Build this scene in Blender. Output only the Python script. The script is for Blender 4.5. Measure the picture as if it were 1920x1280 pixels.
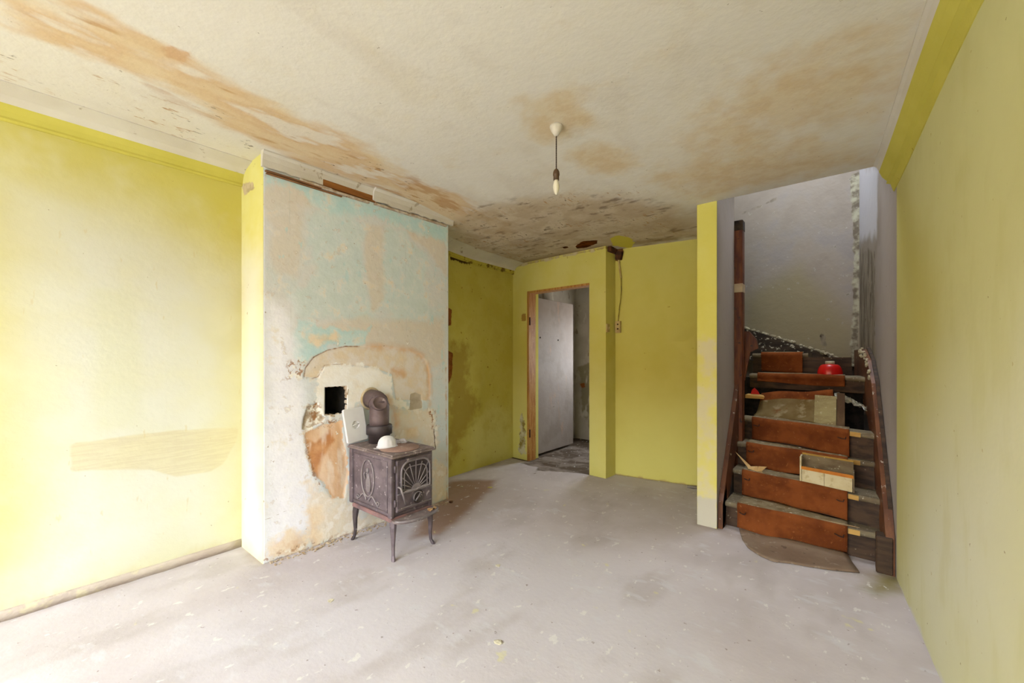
import bpy, bmesh, math, random
import numpy as np
from mathutils import Vector, Matrix
random.seed(7)
for o in list(bpy.data.objects): bpy.data.objects.remove(o)
SC = bpy.context.scene
COL = SC.collection

# ------------------------------------------------------------------ camera
FPX, CX, HOR, HC = 774.0, 960.0, 667.0, 1.2          # focal length (px of 1920), principal x, horizon y, eye height
YAW = math.atan((1597 - 960) / FPX)                   # room depth axis (+Y) lies this far right of the view axis
FW = np.array([-math.sin(YAW), math.cos(YAW), 0.0])
RT = np.array([math.cos(YAW), math.sin(YAW), 0.0])
cam = bpy.data.cameras.new('camera'); camo = bpy.data.objects.new('camera', cam); COL.objects.link(camo)
camo.location = (0, 0, HC); camo.rotation_euler = (math.pi / 2, 0, YAW)
cam.sensor_width = 36; cam.lens = 36 * FPX / 1920; cam.shift_y = (HOR - 640) / 1920; cam.clip_start = 0.02
SC.camera = camo

# ------------------------------------------------------------------ daylight and exposure
w = bpy.data.worlds.new('overcast_sky'); SC.world = w; w.use_nodes = True
nt = w.node_tree; nt.nodes.clear()
wo = nt.nodes.new('ShaderNodeOutputWorld'); bg = nt.nodes.new('ShaderNodeBackground')
tc = nt.nodes.new('ShaderNodeTexCoord'); sx = nt.nodes.new('ShaderNodeSeparateXYZ')
mr = nt.nodes.new('ShaderNodeMapRange'); mr.inputs[1].default_value = -0.03; mr.inputs[2].default_value = 0.03
mx = nt.nodes.new('ShaderNodeMix'); mx.data_type = 'RGBA'
mx.inputs[6].default_value = (0.42, 0.40, 0.38, 1)     # pavement outside, below the horizon
mx.inputs[7].default_value = (0.86, 0.93, 1.0, 1)      # overcast sky
nt.links.new(tc.outputs['Generated'], sx.inputs[0]); nt.links.new(sx.outputs[2], mr.inputs[0])
nt.links.new(mr.outputs[0], mx.inputs[0]); nt.links.new(mx.outputs[2], bg.inputs[0])
bg.inputs[1].default_value = 16.0
nt.links.new(bg.outputs[0], wo.inputs[0])
vs = SC.view_settings
vs.view_transform = 'Standard'; vs.look = 'None'; vs.gamma = 1.0; vs.use_curve_mapping = False
vs.exposure = 0.75
SC.cycles.max_bounces = 6; SC.cycles.diffuse_bounces = 4; SC.cycles.glossy_bounces = 3
SC.cycles.sample_clamp_indirect = 8.0
Y_FRONT = -2.10
WINDOWS = [(-2.80, -1.35, 0.45, 2.24), (-1.10, 0.38, 0.45, 2.24)]     # x0,x1,z0,z1 in the wall behind the viewer
SKYL = (-0.60, 0.00, 3.55, 4.40)                                       # roof light above the stairwell x0,x1,y0,y1
STAIR_TOP = 3.7
BACKWIN = (4.15, 5.0, 0.9, 2.0)                                        # added unseen window lighting the back room (y0,y1,z0,z1) in its right wall
def portal(name, loc, rot, sx_, sy_):
    l = bpy.data.lights.new(name, 'AREA'); l.shape = 'RECTANGLE'; l.size = sx_; l.size_y = sy_
    l.cycles.is_portal = True
    o = bpy.data.objects.new(name, l); COL.objects.link(o); o.location = loc; o.rotation_euler = rot
for i, (x0, x1, z0, z1) in enumerate(WINDOWS):
    portal('window_portal', ((x0 + x1) / 2, Y_FRONT - 0.16, (z0 + z1) / 2), (math.pi / 2, 0, 0), x1 - x0, z1 - z0)
portal('roof_light_portal', ((SKYL[0] + SKYL[1]) / 2, (SKYL[2] + SKYL[3]) / 2, STAIR_TOP + 0.16), (0, 0, 0), SKYL[1] - SKYL[0], SKYL[3] - SKYL[2])

# ------------------------------------------------------------------ pixel -> place
def ray(u, v):
    return FW + RT * ((u - CX) / FPX) + np.array([0, 0, 1.0]) * ((HOR - v) / FPX)
CAM = np.array([0, 0, HC])
def floor_pt(u, v, z=0.0):
    r = ray(u, v); return CAM + r * ((z - HC) / r[2])
def zc(y):                                             # the ceiling sags towards the back of the room
    t = np.clip((np.asarray(y, float) - 1.7) / 1.5, 0, 1)
    return 2.375 - 0.100 * t * t * (3 - 2 * t)
def ceil_pt(u, v):
    z = 2.375
    for _ in range(8):
        r = ray(u, v); p = CAM + r * ((z - HC) / r[2]); z = float(zc(p[1]))
    return p
def xr(y): return 0.187 - 0.08 * (y - 3.03)            # line of the right wall

# ------------------------------------------------------------------ colour and materials
def lin(c, k=1.0):
    r = []
    for x in c:
        x /= 255.0
        r.append((x / 12.92 if x <= 0.04045 else ((x + 0.055) / 1.055) ** 2.4) * k)
    return (*r, 1.0)

class NB:                                              # small node builder
    def __init__(s, name):
        s.m = bpy.data.materials.new(name); s.m.use_nodes = True
        s.t = s.m.node_tree; s.t.nodes.clear()
        s.out = s.t.nodes.new('ShaderNodeOutputMaterial'); s.b = s.t.nodes.new('ShaderNodeBsdfPrincipled')
        s.t.links.new(s.b.outputs[0], s.out.inputs[0])
        s.co = s.t.nodes.new('ShaderNodeTexCoord').outputs['Object']
    def n(s, t): return s.t.nodes.new(t)
    def l(s, a, b): s.t.links.new(a, b)
    def setin(s, sock, v):
        if isinstance(v, bpy.types.NodeSocket): s.l(v, sock)
        else: sock.default_value = v
    def vec(s, stretch=(1, 1, 1), rot=(0, 0, 0), off=(0, 0, 0)):
        m = s.n('ShaderNodeMapping'); s.l(s.co, m.inputs[0]); m.inputs[1].default_value = off
        m.inputs[2].default_value = rot; m.inputs[3].default_value = stretch; return m.outputs[0]
    def noise(s, scale, detail=3, rough=0.6, stretch=None, dist=0.0, off=(0, 0, 0), rot=(0, 0, 0)):
        q = min((1.6, 3.0, 6.0, 11.0, 20.0, 34.0, 60.0), key=lambda k: abs(math.log(k / scale)))   # a few shared noises keep the shader cheap
        key = (q, tuple(stretch or (1, 1, 1)))
        if not hasattr(s, 'cache'): s.cache = {}
        if key in s.cache: return s.cache[key]
        n = s.n('ShaderNodeTexNoise'); n.inputs['Scale'].default_value = q; n.inputs['Detail'].default_value = 3.0 if q > 2 else 4.0
        n.inputs['Roughness'].default_value = rough
        s.l(s.vec(stretch or (1, 1, 1), rot, off), n.inputs['Vector']); s.cache[key] = n.outputs[0]; return n.outputs[0]
    def math(s, op, a, b=0.0, c=0.0, clamp=False):
        m = s.n('ShaderNodeMath'); m.operation = op; m.use_clamp = clamp
        for i, v in enumerate((a, b, c)): s.setin(m.inputs[i], v)
        return m.outputs[0]
    def smooth(s, v, lo, hi):
        m = s.n('ShaderNodeMapRange'); m.interpolation_type = 'SMOOTHSTEP'; s.setin(m.inputs[0], v)
        m.inputs[1].default_value = lo; m.inputs[2].default_value = hi; return m.outputs[0]
    def mix(s, f, a, b, blend='MIX'):
        m = s.n('ShaderNodeMix'); m.data_type = 'RGBA'; m.blend_type = blend; s.setin(m.inputs[0], f)
        s.setin(m.inputs[6], a); s.setin(m.inputs[7], b); return m.outputs[2]
    def attr(s, name):
        a = s.n('ShaderNodeAttribute'); a.attribute_name = name; return a.outputs['Fac']
    def bump(s, h, strength, dist=0.01):
        b = s.n('ShaderNodeBump'); b.inputs['Strength'].default_value = strength; b.inputs['Distance'].default_value = dist
        s.l(h, b.inputs['Height']); s.l(b.outputs[0], s.b.inputs['Normal'])
    def fin(s, col, rough=0.9, metal=0.0, spec=0.3):
        s.setin(s.b.inputs['Base Color'], col); s.setin(s.b.inputs['Roughness'], rough)
        s.b.inputs['Metallic'].default_value = metal; s.b.inputs['Specular IOR Level'].default_value = spec
        return s.m

K = 0.86
def layered(name, base, base2, layers, bscale=3.0, rough=0.92, bump=0.25, bumpscale=40, blo=0.35, bhi=0.65, bstretch=None, spec=0.25, K=K):
    b = NB(name)
    c = b.mix(b.smooth(b.noise(bscale, 6, 0.6, bstretch), blo, bhi), lin(base, K), lin(base2, K))
    hsum = b.noise(bumpscale)
    for i, L in enumerate(layers):
        off = (i * 3.7 + 1.3, i * 1.9, i * 2.3)
        nz = b.noise(L.get('scale', 12), L.get('detail', 6), L.get('nr', 0.6), L.get('stretch'), L.get('dist', 0.0), off)
        m = b.attr(L['a']) if L.get('a') else None
        if L.get('thr') is not None:
            s_ = L.get('soft', 0.05)
            f = b.smooth(nz, L['thr'] - s_, L['thr'] + s_)
            if m is not None: f = b.math('MULTIPLY', f, b.smooth(m, L.get('mlo', 0.2), L.get('mhi', 0.7)))
        else:
            amp = L.get('amp', 0.3); s_ = L.get('soft', 0.05)
            v = b.math('MULTIPLY_ADD', nz, 2 * amp, -amp)
            f = b.smooth(b.math('ADD', v, m), 0.5 - s_, 0.5 + s_)
        op = L.get('op', 1.0)
        if L.get('opn'):
            on = b.noise(L['opn'], 5, 0.6, L.get('ostretch'), 0, (i * 2.1, 5 + i, 1))
            f = b.math('MULTIPLY', f, b.smooth(on, L.get('olo', 0.3), L.get('ohi', 0.65)))
        if op != 1.0: f = b.math('MULTIPLY', f, op)
        if L.get('col2'):
            cc = b.mix(b.smooth(b.noise(L.get('cscale', 9), 6, 0.6, L.get('cstretch'), 0, (i, i * 5, 2)), 0.38, 0.62), lin(L['col'], K), lin(L['col2'], K))
        else: cc = lin(L['col'], K)
        c = b.mix(f, c, cc)
    b.bump(hsum, bump, 0.01)
    if rough > 0.84:                                   # matt plaster and concrete
        d = b.n('ShaderNodeBsdfDiffuse'); d.inputs['Roughness'].default_value = 0.0
        b.l(b.b.inputs['Normal'].links[0].from_socket, d.inputs['Normal']); b.t.nodes.remove(b.b)
        b.setin(d.inputs['Color'], c); b.l(d.outputs[0], b.out.inputs[0]); return b.m
    return b.fin(c, rough, 0, spec)

def simple(name, col, col2=None, scale=15, rough=0.7, metal=0.0, bump=0.15, bscale=60, stretch=None, spec=0.4, lo=0.35, hi=0.65, flecks=None, fthr=0.66, fscale=60):
    b = NB(name)
    c = b.mix(b.smooth(b.noise(scale, 6, 0.62, stretch), lo, hi), lin(col, K), lin(col2 or col, K))
    if flecks:
        c = b.mix(b.smooth(b.noise(fscale, 4, 0.6, None, 0, (4, 2, 7)), fthr - 0.03, fthr + 0.03), c, lin(flecks, K))
    if bump: b.bump(b.noise(bscale, 5, 0.6, stretch), bump, 0.004)
    return b.fin(c, rough, metal, spec)

# ------------------------------------------------------------------ mask shapes on a surface (s,t in metres)
def sd_poly(S, T, pts):
    P = np.array(pts, float); n = len(P); d = np.full(S.shape, 1e9); inside = np.zeros(S.shape, bool)
    for i in range(n):
        a, c = P[i], P[(i + 1) % n]; e = c - a
        wx, wy = S - a[0], T - a[1]
        h = np.clip((wx * e[0] + wy * e[1]) / max(e @ e, 1e-12), 0, 1)
        d = np.minimum(d, np.hypot(wx - h * e[0], wy - h * e[1]))
        cr = ((a[1] > T) != (c[1] > T)) & (S < (c[0] - a[0]) * (T - a[1]) / (c[1] - a[1] + 1e-12) + a[0])
        inside ^= cr
    return np.where(inside, -d, d)
def sd_line(S, T, pts, hw):
    P = np.array(pts, float); d = np.full(S.shape, 1e9)
    for i in range(len(P) - 1):
        a, c = P[i], P[i + 1]; e = c - a; wx, wy = S - a[0], T - a[1]
        h = np.clip((wx * e[0] + wy * e[1]) / max(e @ e, 1e-12), 0, 1)
        d = np.minimum(d, np.hypot(wx - h * e[0], wy - h * e[1]))
    return d - hw
def to_mask(sd, R): return np.clip(0.5 - sd / (2 * R), 0, 1)

class Surf:
    """flat gridded slab: front grid carries mask attributes, back closed with a skirt"""
    def __init__(s, O, U, V, ss, ts, thick=0.06):
        s.O, s.U, s.V = (np.array(a, float) for a in (O, U, V)); s.U /= np.linalg.norm(s.U); s.V /= np.linalg.norm(s.V)
        s.N = np.cross(s.U, s.V); s.ss, s.ts, s.thick = np.array(ss), np.array(ts), thick
        s.S, s.T = np.meshgrid(s.ss, s.ts, indexing='ij'); s.masks = {}; s.hole = None; s.disp = None; s.shift = None
    def px(s, u, v):
        r = ray(u, v); k = ((s.O - CAM) @ s.N) / (r @ s.N); p = CAM + r * k - s.O
        return (p @ s.U, p @ s.V)
    def pts(s, px): return [s.px(*p) for p in px]
    def add(s, attr, sd, R=0.05):
        m = to_mask(sd, R); s.masks[attr] = np.maximum(s.masks[attr], m) if attr in s.masks else m
    def poly(s, attr, px, R=0.05, raw=False): s.add(attr, sd_poly(s.S, s.T, px if raw else s.pts(px)), R)
    def line(s, attr, px, hw, R=0.02, raw=False): s.add(attr, sd_line(s.S, s.T, px if raw else s.pts(px), hw), R)
    def build(s, name, mat, parent=None, kind='structure', flip=False):
        ns, nt_ = s.S.shape
        co = s.O + s.S[..., None] * s.U + s.T[..., None] * s.V
        if s.disp is not None: co = co + s.disp[..., None] * s.N
        if s.shift is not None: co = co + s.shift
        verts = co.reshape(-1, 3)
        idx = np.arange(ns * nt_).reshape(ns, nt_)
        keep = np.ones((ns - 1, nt_ - 1), bool)
        if s.hole is not None:
            cs = (s.S[:-1, :-1] + s.S[1:, 1:]) / 2; ct = (s.T[:-1, :-1] + s.T[1:, 1:]) / 2
            keep = ~s.hole(cs, ct)
        q = np.stack([idx[:-1, :-1], idx[1:, :-1], idx[1:, 1:], idx[:-1, 1:]], -1)[keep]
        # boundary edges of kept cells -> skirt going back
        e = np.concatenate([q[:, [0, 1]], q[:, [1, 2]], q[:, [2, 3]], q[:, [3, 0]]])
        key = np.sort(e, 1); _, inv, cnt = np.unique(key, axis=0, return_inverse=True, return_counts=True)
        be = e[cnt[inv.ravel()] == 1]
        bv = np.unique(be); bmap = {int(v): i + len(verts) for i, v in enumerate(bv)}
        back = verts[bv] - s.N * s.thick
        sk = [(int(b_), int(a), bmap[int(a)], bmap[int(b_)]) for a, b_ in be]
        allv = np.concatenate([verts, back]); faces = q.tolist() + sk
        me = bpy.data.meshes.new(name); me.from_pydata(allv.tolist(), [], faces)
        for k, m in s.masks.items():
            at = me.attributes.new(k, 'FLOAT', 'POINT'); full = np.zeros(len(allv), np.float32)
            full[:len(verts)] = m.reshape(-1); full[len(verts):] = full[bv]; at.data.foreach_set('value', full)
        if s.disp is not None: me.polygons.foreach_set('use_smooth', [True] * len(q) + [False] * len(sk))
        me.materials.append(mat); o = bpy.data.objects.new(name, me); COL.objects.link(o)
        if parent: o.parent = parent
        elif kind: o['kind'] = kind
        return o

def lspace(a, b, step): return np.linspace(a, b, max(2, int(round(abs(b - a) / step)) + 1))
def cat(*a): return np.unique(np.round(np.concatenate(a), 6))
def wob(S, T, f=9.0, a=0.01, ph=0.0):                    # irregular edge
    return a * (np.sin(f * S + 3 * np.sin(f * .7 * T + ph)) + .6 * np.sin(2.3 * f * T + 2 * np.sin(1.9 * f * S + 1 + ph)) + .4 * np.sin(4.7 * f * (S + T) + ph))

# ------------------------------------------------------------------ mesh parts
class MB:
    def __init__(s): s.v = []; s.f = []; s.mi = []; s.sm = []
    def add(s, vs, fs, mi=0, smooth=False):
        k = len(s.v); s.v += [tuple(map(float, p)) for p in vs]; s.f += [tuple(i + k for i in f) for f in fs]
        s.mi += [mi] * len(fs); s.sm += [smooth] * len(fs); return s
    def bm(s, bm_, mi=0, smooth=False):
        bm_.verts.index_update(); r = s.add([v.co for v in bm_.verts], [[v.index for v in f.verts] for f in bm_.faces], mi, smooth); bm_.free(); return r
    def box(s, lo, hi, bev=0.0, rot=None, mi=0, seg=1):
        b = bmesh.new(); bmesh.ops.create_cube(b, size=1)
        c = (Vector(lo) + Vector(hi)) / 2; d = Vector(hi) - Vector(lo)
        for v in b.verts: v.co = Vector((v.co.x * d.x, v.co.y * d.y, v.co.z * d.z))
        if bev: bmesh.ops.bevel(b, geom=b.edges[:], offset=bev, segments=seg, affect='EDGES', profile=0.5)
        M = rot.to_4x4() if rot is not None else Matrix()
        for v in b.verts: v.co = M @ v.co + c
        return s.bm(b, mi)
    def hexa(s, p, mi=0):                                # 8 points: bottom 4, top 4
        return s.add(p, [(3, 2, 1, 0), (4, 5, 6, 7), (0, 1, 5, 4), (1, 2, 6, 5), (2, 3, 7, 6), (3, 0, 4, 7)], mi)
    def prism(s, poly, vec, mi=0):                       # poly: 3D points, extruded by vec
        n = len(poly); P = [Vector(p) for p in poly]; Q = [p + Vector(vec) for p in P]
        return s.add(P + Q, [tuple(reversed(range(n))), tuple(range(n, 2 * n))] + [(i, (i + 1) % n, n + (i + 1) % n, n + i) for i in range(n)], mi)
    def tube(s, path, r, n=10, mi=0, cap=True, smooth=True):
        P = [Vector(p) for p in path]; R = r if isinstance(r, (list, tuple)) else [r] * len(P)
        vs, fs = [], []; up = Vector((0, 0, 1)); prev = None
        for i, p in enumerate(P):
            t = (P[min(i + 1, len(P) - 1)] - P[max(i - 1, 0)]).normalized()
            if prev is None:
                a = t.cross(up if abs(t.z) < 0.9 else Vector((1, 0, 0))).normalized()
            else: a = (prev - t * prev.dot(t)).normalized()
            prev = a; b_ = t.cross(a)
            for k in range(n):
                an = 2 * math.pi * k / n; vs.append(p + (a * math.cos(an) + b_ * math.sin(an)) * R[i])
        for i in range(len(P) - 1):
            for k in range(n): fs.append((i * n + k, i * n + (k + 1) % n, (i + 1) * n + (k + 1) % n, (i + 1) * n + k))
        s.add(vs, fs, mi, smooth)
        if cap:
            k = len(s.v) - len(vs)
            s.f += [tuple(k + i for i in reversed(range(n))), tuple(k + (len(P) - 1) * n + i for i in range(n))]; s.mi += [mi] * 2; s.sm += [False] * 2
        return s
    def lathe(s, prof, c=(0, 0, 0), n=28, mi=0, M=None, smooth=True):      # prof: (r,z)
        vs, fs = [], []
        for r, z in prof:
            for k in range(n):
                a = 2 * math.pi * k / n; p = Vector((r * math.cos(a), r * math.sin(a), z))
                if M is not None: p = M @ p
                vs.append(p + Vector(c))
        for i in range(len(prof) - 1):
            for k in range(n): fs.append((i * n + k, i * n + (k + 1) % n, (i + 1) * n + (k + 1) % n, (i + 1) * n + k))
        if prof[0][0] > 1e-5: fs.append(tuple(reversed(range(n))))
        if prof[-1][0] > 1e-5: fs.append(tuple((len(prof) - 1) * n + k for k in range(n)))
        return s.add(vs, fs, mi, smooth)
    def sheet(s, G, thick=0.004, mi=0, smooth=True):     # G[i][j] grid of points; offset along normal for thickness
        n, m = len(G), len(G[0]); P = [[Vector(p) for p in r] for r in G]
        Q = []
        for i in range(n):
            row = []
            for j in range(m):
                du = P[min(i + 1, n - 1)][j] - P[max(i - 1, 0)][j]; dv = P[i][min(j + 1, m - 1)] - P[i][max(j - 1, 0)]
                nn = du.cross(dv); nn = nn.normalized() if nn.length > 1e-9 else Vector((0, 0, 1)); row.append(P[i][j] - nn * thick)
            Q.append(row)
        vs = [p for r in P for p in r] + [p for r in Q for p in r]; fs = []; o = n * m
        mis = []
        for i in range(n - 1):
            for j in range(m - 1):
                a, b_, c, d = i * m + j, (i + 1) * m + j, (i + 1) * m + j + 1, i * m + j + 1
                fs += [(a, b_, c, d), (o + d, o + c, o + b_, o + a)]; mm = mi(i, j) if callable(mi) else mi; mis += [mm, mm]
        for i in range(n - 1):
            for j in (0, m - 1):
                a, b_ = i * m + j, (i + 1) * m + j; fs.append((a, o + a, o + b_, b_) if j == 0 else (b_, o + b_, o + a, a)); mis.append(mi(i, min(j, m - 2)) if callable(mi) else mi)
        for j in range(m - 1):
            for i in (0, n - 1):
                a, b_ = i * m + j, i * m + j + 1; fs.append((b_, o + b_, o + a, a) if i == 0 else (a, o + a, o + b_, b_)); mis.append(mi(min(i, n - 2), j) if callable(mi) else mi)
        s.add(vs, fs, 0, smooth); s.mi[-len(fs):] = mis; return s
    def build(s, name, mats, parent=None, kind=None, origin=None):
        """geometry is given in world coordinates; it is stored relative to the parent (or to origin)"""
        org = Vector((0, 0, 0))
        if parent is not None:
            p = parent
            while p is not None: org += p.location; p = p.parent
        elif origin is not None: org = Vector(origin)
        me = bpy.data.meshes.new(name); me.from_pydata([tuple(Vector(v) - org) for v in s.v], [], s.f)
        mats = mats if isinstance(mats, (list, tuple)) else [mats]
        for m in mats: me.materials.append(m)
        me.polygons.foreach_set('material_index', s.mi); me.polygons.foreach_set('use_smooth', s.sm); me.update()
        bmx = bmesh.new(); bmx.from_mesh(me); bmesh.ops.recalc_face_normals(bmx, faces=bmx.faces[:]); bmx.to_mesh(me); bmx.free()
        o = bpy.data.objects.new(name, me); COL.objects.link(o)
        if parent is not None: o.parent = parent
        elif origin is not None: o.location = org
        if kind: o['kind'] = kind
        return o
def tag(o, label, cat_, group=None):
    o['label'] = label; o['category'] = cat_
    if group: o['group'] = group
    return o
def thing(name, label, cat_, loc, group=None):
    o = bpy.data.objects.new(name, None); COL.objects.link(o); o.location = loc; o.empty_display_size = 0.1
    return tag(o, label, cat_, group)

# ================================================================== THE ROOM
YEL, YEL2 = (222, 212, 98), (228, 218, 112)
PALE = (232, 230, 178)

# ---- floor
FL = Surf((0, 0, 0), (1, 0, 0), (0, 1, 0), lspace(-3.3, 0.85, 0.025), lspace(-2.3, 5.4, 0.025), 0.12)
fpt = lambda pts: [tuple(floor_pt(*p)[:2]) for p in pts]
FL.poly('moss', fpt([(1672, 1062), (1640, 1085), (1622, 1105), (1640, 1118), (1690, 1110), (1700, 1092)]), 0.10, True)
FL.poly('brown', fpt([(842, 900), (930, 900), (925, 915), (870, 965), (830, 1000), (770, 1010), (800, 960)]), 0.10, True)  # brown dirt, with part of the stove's soft shadow painted in
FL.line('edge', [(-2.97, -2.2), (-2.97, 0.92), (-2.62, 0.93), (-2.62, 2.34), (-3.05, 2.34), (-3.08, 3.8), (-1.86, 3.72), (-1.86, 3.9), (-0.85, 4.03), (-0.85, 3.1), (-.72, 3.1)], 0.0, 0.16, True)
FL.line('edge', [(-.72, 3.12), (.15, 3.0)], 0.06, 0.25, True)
FL.poly('wet', fpt([(975, 868), (1010, 860), (1075, 832), (1105, 832), (1105, 888), (1060, 885), (1010, 882), (1000, 890), (1008, 876)]), 0.05, True)
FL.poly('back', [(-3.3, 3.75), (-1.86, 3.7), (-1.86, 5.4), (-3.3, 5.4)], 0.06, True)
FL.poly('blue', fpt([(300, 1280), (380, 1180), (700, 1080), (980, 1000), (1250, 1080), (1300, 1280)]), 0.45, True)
m_floor = layered('concrete_floor', (201, 191, 193), (213, 204, 207), [
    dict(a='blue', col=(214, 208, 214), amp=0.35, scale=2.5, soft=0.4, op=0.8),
    dict(thr=0.60, soft=0.10, scale=4, col=(184, 174, 172), op=0.6, stretch=(1, .5, 1)),
    dict(thr=0.64, soft=0.06, scale=9, col=(216, 213, 218), op=0.6, stretch=(.5, 1, 1), dist=.6),
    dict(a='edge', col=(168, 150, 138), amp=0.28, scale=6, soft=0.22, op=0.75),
    dict(a='brown', col=(150, 112, 78), amp=0.25, scale=5, soft=0.3, op=0.75),
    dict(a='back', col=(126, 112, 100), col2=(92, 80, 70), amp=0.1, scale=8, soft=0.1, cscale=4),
    dict(a='wet', col=(105, 92, 80), col2=(150, 138, 128), amp=0.35, scale=9, soft=0.1, op=0.9, cscale=7),
    dict(a='moss', col=(138, 126, 62), amp=0.2, scale=7, soft=0.35, op=0.85),
    dict(thr=0.655, soft=0.02, scale=20, col=(232, 228, 224), op=0.7, stretch=(1, .6, 1)),
    dict(thr=0.70, soft=0.02, scale=34, col=(132, 112, 100), op=0.6),
    dict(thr=0.72, soft=0.02, scale=7, col=(228, 222, 160), op=0.5),
], bscale=1.6, bump=0.10, bumpscale=34, rough=0.85)
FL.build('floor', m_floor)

# ---- ceiling (ends at the stairwell)
CE = Surf((0, 0, 0), (1, 0, 0), (0, 1, 0), cat(lspace(-3.3, -.85, .02), lspace(-.85, -.73, .02), lspace(-.73, .8, .02)), cat(lspace(-2.25, 3.12, .02), lspace(3.12, 3.64, .02), lspace(3.64, 4.15, .02)), 0.15)
CE.N = np.array([0, 0, -1.0])
CE.shift = np.zeros(CE.S.shape + (3,)); CE.shift[..., 2] = zc(CE.T)
CE.hole = lambda s, t: ((s > -.73) & (t > 3.12)) | ((s > -.85) & (t > 3.64))
cp = lambda pts: [tuple(ceil_pt(*p)[:2]) for p in pts]
CE.poly('ochre', cp([(60, 0), (180, 15), (330, 105), (480, 190), (640, 255), (740, 315), (840, 360), (960, 420), (960, 460), (850, 425), (700, 350), (500, 275), (350, 190), (200, 120), (40, 60)]), 0.16, True)
CE.poly('ochre2', cp([(985, 190), (1040, 170), (1095, 175), (1110, 225), (1075, 265), (1020, 262), (980, 225)]), 0.10, True)
CE.poly('ochre2', cp([(1065, 285), (1110, 265), (1200, 310), (1130, 330), (1080, 315)]), 0.10, True)
CE.poly('ochre2', cp([(1400, 160), (1480, 110), (1640, 65), (1720, 85), (1690, 160), (1560, 225), (1450, 240), (1330, 300), (1290, 280)]), 0.22, True)
CE.poly('ochre2', cp([(1230, 330), (1330, 290), (1500, 270), (1640, 300), (1500, 335), (1300, 370)]), 0.22, True)
CE.poly('mould', cp([(845, 425), (900, 385), (1000, 370), (1150, 365), (1260, 385), (1310, 420), (1308, 442), (1190, 462), (1135, 466), (960, 500), (850, 455)]), 0.16, True)
CE.poly('specks', cp([(0, 85), (150, 130), (330, 190), (500, 230), (700, 300), (860, 400), (850, 430), (500, 290), (460, 320), (200, 215), (0, 150)]), 0.18, True)
CE.poly('specks', cp([(845, 425), (1000, 375), (1200, 350), (1305, 430), (1140, 466), (960, 500)]), 0.15, True)
CE.poly('rust', cp([(1078, 462), (1092, 452), (1120, 450), (1120, 456), (1100, 464), (1082, 466)]), 0.03, True)
CE.poly('rust', cp([(1053, 463), (1062, 461), (1066, 464), (1058, 466)]), 0.02, True)
CE.poly('splash', cp([(1143, 447), (1160, 440), (1182, 446), (1190, 455), (1182, 466), (1150, 460)]), 0.04, True)
CE.poly('scrape', cp([(303, 90), (320, 86), (352, 98), (358, 108), (345, 118), (312, 106)]), 0.03, True)
CE.line('damp', [(-3.02, 2.3), (-3.02, 3.75), (-1.9, 3.68), (-0.9, 4.0)], 0.05, 0.2, True)
CE.line('seam', [(-2.0, -1), (-2.0, 3.6)], 0.001, .03, True); CE.line('seam', [(-1.25, -1), (-1.25, 3.6)], 0.001, .03, True)
m_ceil = layered('stained_ceiling_plaster', (232, 226, 215), (237, 233, 226), [
    dict(thr=0.56, soft=0.14, scale=2.2, col=(226, 216, 196), op=0.6),
    dict(thr=0.60, soft=0.08, scale=3.4, col=(220, 211, 198), op=0.45, stretch=(1, .4, 1)),
    dict(a='ochre2', col=(216, 186, 134), col2=(226, 206, 168), amp=0.75, scale=4.5, soft=0.4, op=0.65),
    dict(a='ochre', col=(226, 200, 156), col2=(214, 174, 122), amp=0.75, scale=5, soft=0.25, op=0.8, stretch=(1, .45, 1), cstretch=(1, .4, 1), cscale=6),
    dict(a='ochre', thr=0.58, soft=0.05, scale=7, col=(188, 138, 84), op=0.6, stretch=(1.4, .4, 1)),
    dict(a='ochre', thr=0.60, soft=0.06, scale=6, col=(234, 228, 216), op=0.8, stretch=(1, .4, 1)),
    dict(a='scrape', col=(212, 174, 136), amp=0.5, scale=25, soft=0.15, op=.8),
    dict(a='mould', col=(190, 168, 138), col2=(212, 196, 170), amp=0.6, scale=5, soft=0.35, op=0.85, cscale=6),
    dict(a='mould', thr=0.62, soft=0.08, scale=11, col=(120, 100, 84), op=0.65, stretch=(.6, 1.2, 1)),
    dict(a='damp', col=(128, 102, 72), amp=0.45, scale=7, soft=0.2, op=0.55),
    dict(a='specks', thr=0.63, soft=0.03, scale=34, col=(70, 54, 40), op=0.9, stretch=(1.6, .6, 1), opn=6, olo=.52, ohi=.66),
    dict(a='specks', thr=0.62, soft=0.04, scale=20, col=(178, 126, 66), op=0.7, stretch=(2.0, .6, 1), opn=3, olo=.48, ohi=.64),
    dict(a='rust', col=(112, 62, 24), col2=(76, 42, 20), amp=0.3, scale=25, soft=0.06, h=-1.5),
    dict(a='splash', col=(218, 206, 92), amp=0.3, scale=22, soft=0.08),
    dict(thr=0.735, soft=0.015, scale=34, col=(130, 110, 90), op=0.5),
], bscale=2.4, bump=0.25, bumpscale=22)
CE.build('ceiling', m_ceil)

# ---- left wall, front part
def wall(name, p0, p1, z0, z1, res, mat, fn=None, thick=0.08, parent=None):
    """vertical wall from p0 to p1; its face looks to the left of the direction p0 -> p1 reversed (normal = U x Z)"""
    p0, p1 = np.array([*p0, 0.0]), np.array([*p1, 0.0]); L = float(np.linalg.norm(p1 - p0))
    s = Surf(p0, (p1 - p0) / L, (0, 0, 1), lspace(0, L, res), lspace(z0, z1, res), thick)
    if fn: fn(s)
    return s.build(name, mat, parent)

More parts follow.
